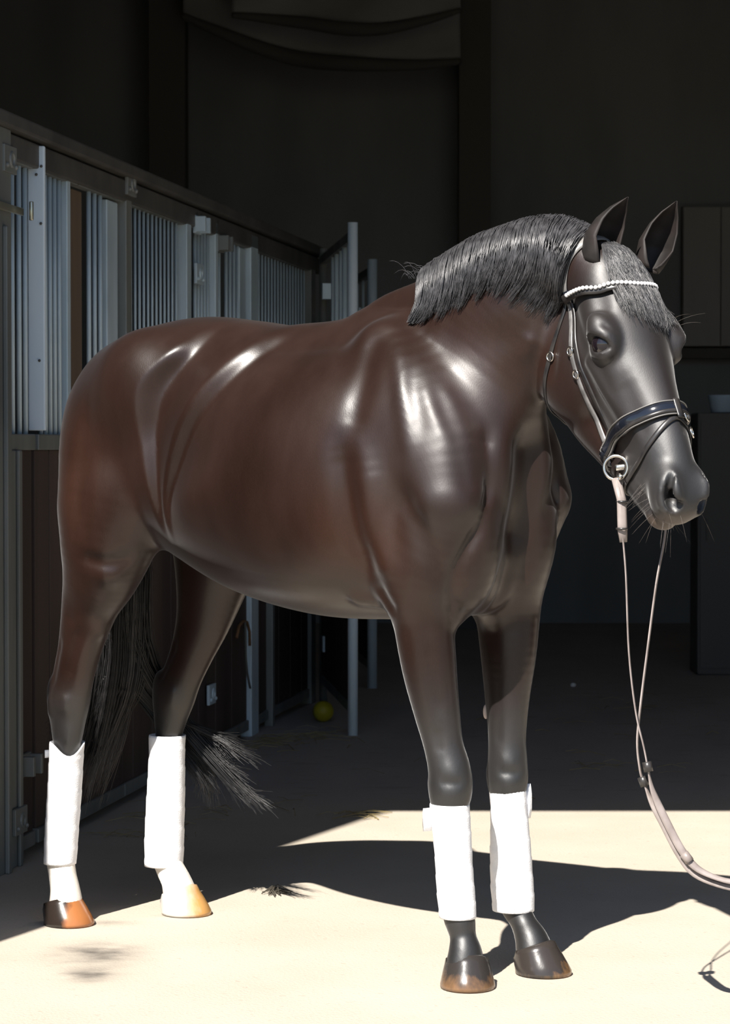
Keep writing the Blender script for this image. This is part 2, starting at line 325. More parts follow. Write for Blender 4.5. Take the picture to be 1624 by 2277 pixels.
class Field:
    def __init__(s, lo, hi, hs):
        s.lo = np.array(lo, float); s.hs = hs; s.n = np.ceil((np.array(hi) - s.lo) / hs).astype(int) + 1
        s.f = np.full(s.n, .2, np.float32)
        s.ax = [(s.lo[i] + hs * np.arange(s.n[i])).astype(np.float32) for i in range(3)]
    def blk(s, lo, hi):
        a = np.clip(np.floor((np.asarray(lo) - s.lo) / s.hs).astype(int), 0, s.n - 1); b = np.clip(np.ceil((np.asarray(hi) - s.lo) / s.hs).astype(int) + 1, a + 1, s.n)
        return tuple(slice(a[i], b[i]) for i in range(3))
    def xyz(s, sl): return s.ax[0][sl[0]][:, None, None], s.ax[1][sl[1]][None, :, None], s.ax[2][sl[2]][None, None, :]
    def put(s, sl, d, k, op='add'):
        g = s.f[sl]
        if op == 'add':
            h = np.maximum(k - np.abs(g - d), 0) / k; s.f[sl] = np.minimum(g, d) - h * h * k * .25
        else:
            d = -d; h = np.maximum(k - np.abs(g - d), 0) / k; s.f[sl] = np.maximum(g, d) + h * h * k * .25
    def chain(s, K, k=.04, lat=(0, 1, 0), p=2.0, sub=5, op='add', head=False, mg=None):
        """K rows: x, y, z, normal radius, lateral radius"""
        K = np.asarray(K, float)
        if head:
            K = K.copy(); K[:, :3] = Hda(K[:, :3]); K[:, 3:5] *= HS; lat = HL
        S = catmull(K, sub) if len(K) > 2 else np.array([K[0] + (K[1] - K[0]) * t for t in np.linspace(0, 1, 4)])
        m = (k * 1.2 + 4 * s.hs) if mg is None else mg; rm = S[:, 3:5].max(1)
        sl = s.blk((S[:, :3] - rm[:, None]).min(0) - m, (S[:, :3] + rm[:, None]).max(0) + m)
        D = np.full(s.f[sl].shape, .2, np.float32); lat = np.asarray(lat, float); off = [q.start for q in sl]
        for i in range(len(S) - 1):
            A, B = S[i], S[i + 1]; t = B[:3] - A[:3]; L = np.linalg.norm(t)
            if L < 1e-6: continue
            t = t / L; la = lat - t * (lat @ t); la /= np.linalg.norm(la); no = np.cross(t, la); r = max(A[3:5].max(), B[3:5].max()) + m
            q = s.blk(np.minimum(A[:3], B[:3]) - r, np.maximum(A[:3], B[:3]) + r)
            q = tuple(slice(max(q[j].start, sl[j].start), min(q[j].stop, sl[j].stop)) for j in range(3))
            if any(j.stop <= j.start for j in q): continue
            X, Y, Z = s.xyz(q); X = X - np.float32(A[0]); Y = Y - np.float32(A[1]); Z = Z - np.float32(A[2])
            f32 = lambda v: [np.float32(c) for c in v]
            tt, ll, nn_ = f32(t), f32(la), f32(no)
            e = X * tt[0] + Y * tt[1] + Z * tt[2]; u = np.clip(e / np.float32(L), 0, 1); e = e - u * np.float32(L)
            y = X * ll[0] + Y * ll[1] + Z * ll[2]; z = X * nn_[0] + Y * nn_[1] + Z * nn_[2]
            rn = A[3] + (B[3] - A[3]) * u; rl = A[4] + (B[4] - A[4]) * u; rc = (rn + rl) * .5
            pp = p if S.shape[1] < 6 else (A[5] + (B[5] - A[5]) * u)
            if S.shape[1] < 6 and p == 2.0: Q = np.sqrt((y / rl) ** 2 + (z / rn) ** 2 + (e / rc) ** 2)
            else: Q = (np.abs(y / rl) ** pp + np.abs(z / rn) ** pp + np.abs(e / rc) ** pp) ** (1 / pp)
            d = np.sqrt(y * y + z * z + e * e); d = np.where(Q > 1e-4, d * (1 - 1 / np.maximum(Q, 1e-4)), -np.minimum(rn, rl))
            d = np.maximum(d, -np.minimum(rn, rl)).astype(np.float32)
            w_ = tuple(slice(q[j].start - off[j], q[j].stop - off[j]) for j in range(3))
            D[w_] = np.minimum(D[w_], d)
        s.put(sl, D, k, op)
    def ell(s, c, r, k=.03, ax=None, op='add', head=False):
        c = np.asarray(c, float); r = np.asarray(r, float); A = np.eye(3) if ax is None else np.asarray(ax, float)
        if head: c = Hd(*c); r = r * HS; A = np.array([HD, HN, HL])
        m = k * 1.2 + 4 * s.hs; R = r.max() + m; sl = s.blk(c - R, c + R); X, Y, Z = s.xyz(sl); X = X - np.float32(c[0]); Y = Y - np.float32(c[1]); Z = Z - np.float32(c[2])
        q = [(X * np.float32(A[i][0]) + Y * np.float32(A[i][1]) + Z * np.float32(A[i][2])) / np.float32(r[i]) for i in range(3)]
        Q = np.sqrt(q[0] ** 2 + q[1] ** 2 + q[2] ** 2); d = np.sqrt(X * X + Y * Y + Z * Z); d = np.where(Q > 1e-3, d * (1 - 1 / np.maximum(Q, 1e-3)), -r.min())
        s.put(sl, np.maximum(d, -r.min()).astype(np.float32), k, op)
    def stroke(s, K, amp, head=False, sub=6):
        """raise (amp>0) or carve (amp<0) the surface along a 3D polyline; K rows: x, y, z, width"""
        K = np.asarray(K, float)
        if head: K = K.copy(); K[:, :3] = Hda(K[:, :3]); K[:, 3] *= HS
        S = catmull(K, sub) if len(K) > 2 else np.array([K[0] + (K[1] - K[0]) * t for t in np.linspace(0, 1, 6)])
        m = 2.6 * S[:, 3].max(); sl = s.blk(S[:, :3].min(0) - m, S[:, :3].max(0) + m); X, Y, Z = s.xyz(sl); G = np.zeros(s.f[sl].shape, np.float32)
        n = len(S)
        for i in range(n - 1):
            A, B = S[i], S[i + 1]; d = B[:3] - A[:3]; L2 = d @ d + 1e-12
            x, y, z = X - np.float32(A[0]), Y - np.float32(A[1]), Z - np.float32(A[2])
            u = np.clip((x * np.float32(d[0]) + y * np.float32(d[1]) + z * np.float32(d[2])) / np.float32(L2), 0, 1)
            r2 = (x - u * np.float32(d[0])) ** 2 + (y - u * np.float32(d[1])) ** 2 + (z - u * np.float32(d[2])) ** 2
            wd = A[3] + (B[3] - A[3]) * u; e = (i + u) / (n - 1); fade = np.minimum(1, np.minimum(e, 1 - e) * 5 + .15)
            G = np.maximum(G, np.exp(-r2 / (wd * wd)) * fade)
        s.f[sl] -= np.float32(amp) * G
    def sample(s, P):
        q = (np.asarray(P, float) - s.lo) / s.hs; i = np.clip(np.floor(q).astype(int), 0, s.n - 2); t = q - i; o = 0
        for a in (0, 1):
            for b in (0, 1):
                for c in (0, 1):
                    o = o + s.f[i[:, 0] + a, i[:, 1] + b, i[:, 2] + c] * np.abs(1 - a - t[:, 0]) * np.abs(1 - b - t[:, 1]) * np.abs(1 - c - t[:, 2])
        return o
    def grad(s, P):
        P = np.asarray(P, float); e = s.hs * 1.5; g = np.column_stack([s.sample(P + np.eye(3)[i] * e) - s.sample(P - np.eye(3)[i] * e) for i in range(3)])
        return g / np.maximum(np.linalg.norm(g, axis=1), 1e-9)[:, None]
    def snap(s, P, off=0.0, it=6):
        P = np.array(P, float)
        for _ in range(it): P = P - s.grad(P) * np.clip(s.sample(P) - off, -.03, .03)[:, None]
        return P

HS_RES = 0.006
F = Field((-1.60, -.42, -.02), (.82, .42, 1.86), HS_RES)

def build_horse_field():
    # trunk
    T = [(-1.255, 1.39, 1.14, .125), (-1.19, 1.488, 1.08, .185), (-1.10, 1.556, 1.06, .23), (-.95, 1.587, .985, .25), (-.82, 1.577, .925, .268), (-.67, 1.556, .868, .296),
         (-.50, 1.535, .838, .312), (-.35, 1.53, .838, .300), (-.24, 1.51, .848, .262), (-.20, 1.47, .86, .23)]
    F.chain([(a, 0, (t + b) / 2, (t - b) / 2, wd) for a, t, b, wd in T], k=.02, p=2.2, sub=16)
    F.chain([(-.56, 0, 1.47, .06, .06), (-.44, 0, 1.50, .065, .06), (-.36, 0, 1.555, .062, .055), (-.28, 0, 1.59, .055, .05), (-.16, 0, 1.62, .05, .05), (-.05, 0, 1.65, .05, .05)], k=.10)
    # neck
    F.chain([(-.145, 0, 1.33, .185, .145), (-.068, 0, 1.485, .203, .115), (.015, 0, 1.582, .172, .10), (.085, 0, 1.655, .114, .086), (.17, -.002, 1.672, .095, .076), (.27, -.004, 1.635, .08, .07)], k=.07, p=2.1)
    for s in (-1, 1):
        # croup, hip, thigh
        F.ell((-1.01, s * .155, 1.40), (.15, .115, .15), k=.06)
        F.chain([(-1.10, s * .10, 1.38, .15, .115), (-1.145, s * .135, 1.25, .155, .12), (-1.145, s * .15, 1.12, .15, .115)], k=.05)
        # shoulder blade and arm
        F.chain([(-.27, s * .10, 1.47, .09, .09), (-.17, s * .145, 1.34, .115, .09), (-.085, s * .172, 1.24, .105, .085), (-.045, s * .180, 1.14, .09, .085)], k=.05)
        F.chain([(-.04, s * .165, 1.12, .075, .075), (-.11, s * .165, 1.02, .11, .082), (-.16, s * .15, .94, .10, .075)], k=.04)
        # breast muscle
        F.chain([(-.075, s * .105, 1.15, .08, .09), (-.035, s * .115, 1.07, .085, .09), (-.055, s * .105, .97, .085, .08), (-.095, s * .09, .90, .06, .06)], k=.03)
    F.chain([(-.085, 0, 1.20, .085, .06), (-.072, 0, 1.10, .08, .10), (-.085, 0, .95, .085, .10)], k=.03)
    # legs: right hind, left hind, right fore, left fore
    hr = [(-1.12, -.15, 1.12, .15, .125), (-1.137, -.165, 1.03, .137, .115), (-1.165, -.165, .94, .110, .092), (-1.205, -.16, .865, .086, .07), (-1.234, -.157, .79, .072, .056), (-1.258, -.155, .72, .062, .05), (-1.284, -.153, .645, .062, .043),
          (-1.298, -.152, .585, .060, .045), (-1.300, -.152, .53, .046, .040), (-1.305, -.152, .46, .036, .033), (-1.318, -.152, .32, .031, .028), (-1.332, -.152, .19, .040, .034), (-1.326, -.152, .135, .038, .035), (-1.315, -.152, .09, .038, .040), (-1.312, -.152, .05, .044, .046)]
    hl = [(-1.05, .15, 1.12, .15, .12), (-1.06, .165, 1.0, .135, .105), (-1.08, .165, .90, .105, .085), (-1.105, .16, .80, .082, .062), (-1.137, .155, .72, .066, .05), (-1.172, .153, .65, .060, .043),
          (-1.204, .152, .585, .062, .045), (-1.217, .152, .53, .048, .040), (-1.228, .152, .46, .036, .033), (-1.240, .152, .32, .031, .028), (-1.250, .152, .18, .040, .034), (-1.228, .152, .125, .039, .036), (-1.200, .152, .085, .039, .041), (-1.185, .152, .05, .045, .047)]
    for q in (hr, hl):
        F.chain(q, k=.04)
        x = [r for r in q if abs(r[2] - .585) < .001][0]
        F.chain([(x[0] - .045, x[1], .63, .022, .016), (x[0] - .052, x[1], .60, .018, .016), (x[0] - .03, x[1], .50, .015, .014)], k=.03)      # point of the hock
    fr = [(-.13, -.15, .97, .10, .08), (-.137, -.14, .87, .078, .066), (-.126, -.130, .74, .068, .057), (-.112, -.12, .64, .057, .049), (-.097, -.113, .56, .048, .044), (-.083, -.108, .50, .051, .048), (-.081, -.107, .455, .053, .049), (-.083, -.107, .40, .041, .039),
          (-.075, -.106, .30, .031, .029), (-.067, -.106, .20, .037, .035), (-.055, -.106, .155, .037, .036), (-.045, -.106, .115, .031, .031), (-.036, -.109, .08, .038, .040), (-.034, -.112, .05, .044, .047)]
    fl = [(-.10, .15, .97, .10, .08), (-.093, .14, .87, .085, .068), (-.087, .133, .76, .072, .058), (-.088, .13, .66, .058, .048), (-.087, .128, .56, .047, .043), (-.085, .127, .50, .049, .045), (-.085, .127, .455, .051, .047), (-.085, .127, .40, .040, .038),
          (-.080, .126, .30, .031, .029), (-.075, .126, .20, .037, .035), (-.062, .126, .155, .037, .036), (-.034, .122, .115, .031, .031), (-.008, .118, .08, .038, .040), (.004, .116, .05, .044, .047)]
    for q in (fr, fl): F.chain(q, k=.04)
    # head
    F.chain([(.0, -.075, 0, .055, .064, 2.3), (.08, -.058, 0, .066, .080, 2.3), (.17, -.062, 0, .075, .095, 2.0), (.26, -.072, 0, .070, .088, 1.7), (.36, -.082, 0, .064, .070, 1.65), (.45, -.094, 0, .060, .057, 1.8), (.53, -.110, 0, .052, .047, 2.2), (.565, -.120, 0, .045, .045, 2.3)], k=.025, head=True, p=2.3, sub=12)
    F.chain([(.06, -.18, 0, .085, .05), (.15, -.232, 0, .100, .06), (.25, -.236, 0, .084, .054), (.35, -.222, 0, .060, .046), (.44, -.200, 0, .046, .039), (.535, -.182, 0, .034, .034)], k=.03, head=True, sub=8)
    for s in (-1, 1):
        F.ell((.150, -.20, s * .047), (.130, .120, .044), k=.03, head=True)
        F.ell((.195, -.034, s * .092), (.048, .028, .030), k=.02, head=True)
        F.chain([(.225, -.105, s * .085, .012, .012), (.30, -.107, s * .072, .012, .012), (.37, -.107, s * .055, .010, .010)], k=.03, head=True)
        F.ell((.552, -.100, s * .036), (.048, .040, .026), k=.025, head=True)
    F.ell((.572, -.128, 0), (.037, .048, .044), k=.03, head=True)
    F.ell((.565, -.178, 0), (.036, .028, .037), k=.010, head=True)
    F.chain([(.18, -.13, 0, .07, .082), (.26, -.135, 0, .065, .074), (.34, -.135, 0, .06, .060), (.42, -.138, 0, .052, .048), (.49, -.142, 0, .045, .043)], k=.03, head=True, sub=8)
    for s in (-1, 1):
        H = lambda amp, *rows: F.stroke([(r[0], r[1], s * r[2], r[3]) for r in rows], amp, head=True)
        F.ell((.220, -.048, s * .088), (.038, .034, .026), k=.02, head=True)                                     # eyelids round the ball
        F.chain([(.198, -.072, s * .112, .011, .012), (.214, -.053, s * .117, .019, .019), (.232, -.036, s * .114, .017, .017), (.246, -.026, s * .106, .009, .010)], k=.006, op='sub', head=True)
        H(.007, (.185, -.075, .10, .010), (.198, -.035, .108, .010), (.225, -.012, .10, .010))                    # upper lid
        H(-.005, (.180, -.06, .10, .008), (.190, -.025, .105, .008), (.215, -.005, .095, .008))
        H(.004, (.222, -.085, .10, .008), (.245, -.062, .10, .008), (.256, -.035, .092, .008))                    # lower lid
        H(-.010, (.10, -.015, .075, .022), (.15, -.02, .082, .020))                                              # hollow above the eye
        H(-.006, (.30, -.06, .068, .022), (.38, -.07, .06, .02), (.44, -.08, .05, .018))
        F.chain([(.546, -.060, s * .043, .006, .006), (.560, -.071, s * .048, .010, .010), (.580, -.090, s * .048, .014, .014), (.598, -.099, s * .039, .016, .015), (.600, -.090, s * .030, .010, .010)], k=.005, op='sub', head=True); F.chain([(.590, -.094, s * .042, .014, .014), (.565, -.094, s * .024, .012, .012)], k=.005, op='sub', head=True)   # nostril
        H(.006, (.535, -.050, .040, .009), (.555, -.050, .040, .009), (.578, -.066, .040, .009), (.596, -.078, .030, .009))
        H(.007, (.540, -.075, .054, .009), (.560, -.090, .058, .009), (.588, -.112, .055, .010), (.612, -.118, .038, .010))
        H(-.006, (.608, -.160, .008, .007), (.590, -.166, .028, .007), (.55, -.165, .042, .007), (.50, -.168, .044, .007))   # mouth
        H(-.004, (.15, -.26, .06, .012), (.25, -.26, .052, .012))
        H(.004, (.12, -.12, .088, .02), (.20, -.14, .09, .02), (.28, -.17, .075, .018))
    # flank: the thigh stands proud of the belly; steps at line 1 (front of the thigh) and line 2 (last rib) shaped to catch sheen highlights
    sl = F.blk((-1.05, -.42, 1.02), (-.15, .42, 1.60)); X, Y, Z = F.xyz(sl)
    def zcurve(zk, vk, sg=.022):
        zz = np.linspace(.9, 1.7, 401); v = np.interp(zz, zk, vk); ker = np.exp(-((np.arange(-60, 61) * .002) / sg) ** 2 / 2); ker /= ker.sum()
        return np.interp(Z, zz, np.convolve(np.pad(v, 60, mode='edge'), ker, 'valid'))
    zk = [1.04, 1.114, 1.22, 1.305, 1.394, 1.444, 1.489, 1.53, 1.56]
    a1 = zcurve(zk, [-.897, -.899, -.912, -.925, -.920, -.890, -.845, -.83, -.82]); a2 = zcurve(zk, [-.862, -.866, -.83, -.792, -.727, -.680, -.640, -.61, -.60])
    fy = np.clip((np.abs(Y) - .04) / .10, 0, 1); fy = fy * fy * (3 - 2 * fy)
    zw = [1.04, 1.12, 1.22, 1.32, 1.44, 1.52, 1.58]
    for ac, wv, av, sg in ((a1, [.02, .026, .042, .055, .075, .06, .05], [0, .017, .029, .032, .030, .016, 0], [.02, .03, .07, .10, .13, .13, .13]),
                           (a2, [.02, .026, .050, .065, .085, .085, .07], [0, .017, .034, .035, .030, .024, 0], [.03, .05, .12, .17, .19, .16, .14])):
        wd = zcurve(zw, wv); x = np.clip((X - ac) / wd + .5, 0, 1); st_ = x * x * (3 - 2 * x)
        F.f[sl] += (zcurve(zw, av) * st_ * np.exp(-np.clip(X - ac, 0, 9) ** 2 / (2 * zcurve(zw, sg) ** 2)) * fy).astype(np.float32)
    # muscles and creases, the same on both sides: raised (+) or sunk (-) along a line on the skin; rows a, l, h, width
    for s in (-1, 1):
        ST = lambda amp, *rows: F.stroke([(r[0], s * r[1], r[2], r[3]) for r in rows], amp)
        ST(.008, (-.865, .215, 1.49, .045), (-.86, .20, 1.50, .045))                                                                             # point of the hip
        ST(.014, (-1.00, .235, 1.16, .075), (-1.00, .235, 1.10, .075))                                                                              # vastus
        ST(-.010, (-1.13, .268, .975, .022), (-1.07, .245, .962, .020), (-1.01, .205, .978, .02))
        ST(.010, (-1.08, .235, .925, .03), (-1.06, .225, .92, .03))
        ST(-.006, (-1.125, .25, 1.37, .03), (-1.135, .27, 1.19, .03), (-1.125, .28, 1.03, .025))                                                   # between the hamstrings
        ST(.008, (-1.165, .175, .79, .022), (-1.155, .172, .77, .022))
        ST(-.006, (-1.20, .208, .79, .015), (-1.235, .202, .72, .014), (-1.265, .195, .65, .012))
        ST(.013, (-.20, .272, 1.24, .035), (-.185, .27, 1.12, .035), (-.175, .25, 1.02, .035), (-.155, .235, .95, .03))                              # rear edge of the triceps
        ST(-.012, (-.27, .282, 1.28, .035), (-.25, .289, 1.16, .03), (-.24, .275, 1.06, .028), (-.225, .24, .97, .025))
        ST(-.008, (-.26, .15, 1.54, .03), (-.24, .235, 1.40, .03), (-.245, .276, 1.29, .03))
        ST(.006, (-.205, .15, 1.525, .03), (-.14, .222, 1.405, .022), (-.10, .25, 1.30, .022), (-.085, .255, 1.23, .02))                            # spine of the shoulder blade
        ST(-.0025, (-.119, .203, 1.43, .022), (-.083, .229, 1.353, .02), (-.054, .242, 1.27, .02))
        ST(.003, (-.098, .201, 1.415, .024), (-.039, .22, 1.322, .018), (.005, .214, 1.24, .018))
        ST(-.003, (-.072, .19, 1.40, .02), (-.015, .205, 1.29, .02), (.025, .205, 1.19, .02), (.03, .2, 1.14, .02))
        ST(.003, (-.05, .184, 1.41, .022), (.0, .183, 1.35, .018), (.04, .181, 1.26, .02))
        ST(-.012, (.03, .115, 1.30, .022), (.02, .122, 1.23, .024), (.03, .13, 1.16, .022), (.035, .155, 1.10, .018))            # jugular groove
        ST(-.013, (.05, .155, 1.10, .018), (.01, .172, 1.03, .02), (-.02, .178, .97, .02), (-.04, .162, .908, .018), (-.055, .13, .86, .018))         # arm and breast
        ST(-.009, (-.112, .259, 1.167, .028), (-.066, .252, 1.085, .028), (-.04, .228, 1.003, .025), (-.036, .197, .94, .02))
        ST(-.009, (-.205, .225, .93, .02), (-.17, .211, .875, .018))                                                                                # elbow fold
        ST(.012, (-.31, .18, .898, .025), (-.25, .165, .889, .025))
        ST(.012, (.13, .084, 1.50, .025), (.115, .09, 1.46, .025))                                                                                  # wing of the atlas
        ST(-.012, (.185, .07, 1.56, .018), (.178, .075, 1.485, .02), (.165, .07, 1.41, .02))                                                         # behind the jaw
        ST(-.006, (-.10, .139, 1.51, .05), (.0, .123, 1.50, .045), (.09, .10, 1.51, .03))
        ST(-.004, (-.09, .185, .80, .014), (-.082, .17, .71, .014), (-.07, .152, .63, .012))
    F.stroke([(.075, 0, 1.27, .045), (.07, 0, 1.22, .05), (.06, 0, 1.15, .05), (.045, 0, 1.08, .042), (.03, 0, 1.02, .03)], -.062)                  # notch above the breastbone
    LS = lambda amp, *rows: F.stroke(rows, amp)
    LS(-.007, (-1.275, -.205, .76, .012), (-1.305, -.198, .69, .012), (-1.325, -.192, .63, .012)); LS(-.006, (-1.155, .108, .74, .012), (-1.195, .11, .68, .012), (-1.23, .115, .63, .012))
    LS(.007, (-1.27, -.198, .60, .02), (-1.272, -.195, .57, .02)); LS(.007, (-1.175, .11, .60, .02), (-1.178, .11, .57, .02))
    LS(.005, (-1.255, -.19, .52, .012), (-1.275, -.185, .48, .010)); LS(.006, (-1.33, -.19, .60, .014), (-1.335, -.185, .55, .012))
    LS(-.004, (-1.20, -.20, .88, .02), (-1.235, -.21, .80, .018))
    for x_, y_ in ((-.083, -.107), (-.085, .127)):
        LS(.003, (x_ + .022, y_ - .042, .505, .02), (x_ + .040, y_ - .030, .500, .018)); LS(.003, (x_ + .020, y_ - .042, .450, .02), (x_ + .040, y_ - .028, .450, .016)); LS(-.004, (x_ + .01, y_ - .05, .478, .010), (x_ + .05, y_ - .02, .476, .010))
        LS(.005, (x_ - .040, y_ - .01, .475, .016), (x_ - .042, y_, .455, .016)); LS(-.004, (x_ + .0, y_ - .048, .60, .010), (x_ + .004, y_ - .046, .545, .010))
    F.stroke([(.03, 0, 1.10, .018), (.03, 0, 1.04, .018), (.02, 0, .98, .018), (-.01, 0, .91, .018), (-.06, 0, .86, .018)], -.016)   # middle of the breast
build_horse_field()

# === END FIELD
import openvdb as vdb
def field_mesh(name, F):
    g = vdb.FloatGrid(); g.background = 3 * F.hs
    g.copyFromArray(np.clip(F.f, -3 * F.hs, 3 * F.hs).astype(np.float32))
    P, Q = g.convertToQuads(0.0)
    return P.astype(float) * F.hs + F.lo, Q[:, ::-1]
HP, HQ = field_mesh('horse', F)
me = bpy.data.meshes.new('horse_body')
me.from_pydata(Wa(HP).tolist(), [], HQ.tolist()); me.update()
# ------------------------------------------------------------------ the horse's coat (hair colours by region, plus painted nostril shade)
def sstep(x, a, b): t = np.clip((x - a) / (b - a), 0, 1); return t * t * (3 - 2 * t)
def lump(P, c, r): d = (P - np.array(c)) / np.array(r); return np.exp(-(d * d).sum(1))
def coat_colours(P):
    a, l, h = P[:, 0], P[:, 1], P[:, 2]
    q = (P - HOR) / HS; hs_, ht_, hy_ = q @ HD, q @ HN, q @ HL
    n = np.sin(a * 9 + 3 * h) * np.sin(h * 8 + l * 5) * .5 + np.sin(a * 23 - h * 17) * .2
    c = np.tile(np.array([.0240, .0110, .0080]), (len(P), 1)) * (1 + .12 * n)[:, None]
    def mix(k, col): nonlocal c; k = np.clip(k, 0, 1)[:, None]; c = c * (1 - k) + np.array(col) * k
    for s in (-1, 1):                                                      # redder hair in the elbow, flank and buttock
        for ctr, r, k in (((-.28, s * .27, 1.02), (.10, .15, .14), .7), ((-.15, s * .25, 1.05), (.06, .12, .10), .5), ((-1.18, s * .25, 1.15), (.10, .15, .20), .5), ((-.55, s * .28, .92), (.3, .2, .08), .35), ((.05, s * .1, 1.45), (.12, .15, .10), .3)):
            mix(lump(P, ctr, r) * k, (.048, .0190, .0105))
    mix(lump(P, (-.5, 0, 1.56), (.5, .10, .06)) * .5, (.035, .020, .016))
    mane = np.exp(-((l) / .05) ** 2) * sstep(a, -.27, -.2) * sstep(h, 1.6, 1.66); mix(mane, (.012, .011, .011))
    inhead = (sstep(hs_, -.02, .10) * sstep(h, 1.02, 1.06) * (a > .12)); mix(inhead * .7 * sstep(ht_, -.19, -.10), (.018, .0155, .0150))
    mix(inhead * sstep(hs_, .36, .50), (.022, .0205, .021)); mix(inhead * sstep(hs_ - .6 * ht_, .66, .70), (.085, .055, .038))
    ey = np.exp(-(((hs_ - .222) / .05) ** 2 + ((ht_ + .046) / .05) ** 2)) * inhead; mix(ey * .6, (.022, .020, .020))
    fore = (a > -.6); kn = np.sin(a * 60) * np.sin(h * 47 + l * 30) * .02
    mix(sstep(-h, -.80, -.55) * fore, (.026, .023, .022)); mix(sstep(-h, -.60, -.45) * fore, (.017, .0165, .017))
    mix(sstep(-h, -.68, -.56) * (~fore), (.026, .021, .019)); mix(sstep(-h, -.60, -.48) * (~fore), (.014, .013, .013))
    mix(sstep(-(h + kn), -.215, -.195) * (~fore), (.78, .72, .64)); mix(sstep(-h, -.075, -.06) * (~fore) * .5, (.62, .46, .38))
    nos = np.exp(-(((hs_ - .590) / .022) ** 2 + ((ht_ + .094) / .020) ** 2)) * inhead * (np.abs(hy_) < .047); mix(nos * .85, (.008, .007, .007))  # shade inside the nostril painted into the coat colour
    matte = np.clip(inhead * sstep(ht_, -.24, -.14) + 1.0 * lump(np.column_stack([a, np.abs(l), h]), (-.03, .2, 1.24), (.14, .25, .20)) + .8 * sstep(-h, -.70, -.50), 0, 1)
    return np.column_stack([np.clip(c * np.where(c[:, :1] > .3, 1, .74), .004, .9), matte])
def coat_nodes(t, b):
    N, Lk = t.nodes.new, t.links.new
    at = N('ShaderNodeAttribute'); at.attribute_name = 'coat'
    geo = N('ShaderNodeNewGeometry'); mp = N('ShaderNodeMapping'); mp.inputs['Scale'].default_value = (1, 1, .35); Lk(geo.outputs['Position'], mp.inputs[0])
    n1 = N('ShaderNodeTexNoise'); n1.inputs['Scale'].default_value = 480; n1.inputs['Detail'].default_value = 2; Lk(mp.outputs[0], n1.inputs['Vector'])
    n2 = N('ShaderNodeTexNoise'); n2.inputs['Scale'].default_value = 9; n2.inputs['Detail'].default_value = 4; Lk(mp.outputs[0], n2.inputs['Vector'])
    mx = N('ShaderNodeMix'); mx.data_type = 'RGBA'; mx.blend_type = 'MULTIPLY'; mx.inputs['Factor'].default_value = 1
    r = N('ShaderNodeMapRange'); r.inputs['From Min'].default_value = .3; r.inputs['From Max'].default_value = .7; r.inputs['To Min'].default_value = .74; r.inputs['To Max'].default_value = 1.26
    na = N('ShaderNodeMath'); na.operation = 'MULTIPLY_ADD'; Lk(n1.outputs['Fac'], na.inputs[0]); na.inputs[1].default_value = .35; nb = N('ShaderNodeMath'); nb.operation = 'MULTIPLY'; nb.inputs[1].default_value = .65; Lk(n2.outputs['Fac'], nb.inputs[0]); Lk(nb.outputs[0], na.inputs[2]); Lk(na.outputs[0], r.inputs['Value'])
    Lk(at.outputs['Color'], mx.inputs['A']); Lk(r.outputs[0], mx.inputs['B']); Lk(mx.outputs['Result'], b.inputs['Base Color'])
    bp = N('ShaderNodeBump'); bp.inputs['Strength'].default_value = .08; bp.inputs['Distance'].default_value = .002; Lk(n1.outputs['Fac'], bp.inputs['Height']); Lk(bp.outputs[0], b.inputs['Normal'])
    r2 = N('ShaderNodeMapRange'); r2.inputs['From Min'].default_value = .3; r2.inputs['From Max'].default_value = .7; r2.inputs['To Min'].default_value = .30; r2.inputs['To Max'].default_value = .39; Lk(n2.outputs['Fac'], r2.inputs['Value']); 
    ra = N('ShaderNodeMath'); ra.operation = 'MULTIPLY_ADD'; Lk(at.outputs['Alpha'], ra.inputs[0]); ra.inputs[1].default_value = .17; Lk(r2.outputs[0], ra.inputs[2]); Lk(ra.outputs[0], b.inputs['Roughness'])
    sa = N('ShaderNodeMath'); sa.operation = 'MULTIPLY_ADD'; Lk(at.outputs['Alpha'], sa.inputs[0]); sa.inputs[1].default_value = .34; sa.inputs[2].default_value = .46; Lk(sa.outputs[0], b.inputs['Specular IOR Level'])
    b.inputs['Specular IOR Level'].default_value = .58
    b.inputs['Sheen Weight'].default_value = .22; b.inputs['Sheen Roughness'].default_value = .3
m_coat = mat('bay_coat', build=coat_nodes)
horse = link('horse', me, m_coat)
tag(horse, 'dark bay horse with a black mane and two white hind feet', 'horse')
ca_ = me.color_attributes.new('coat', 'FLOAT_COLOR', 'POINT'); cc = coat_colours(HP)
ca_.data.foreach_set('color', cc.astype(np.float32).ravel())

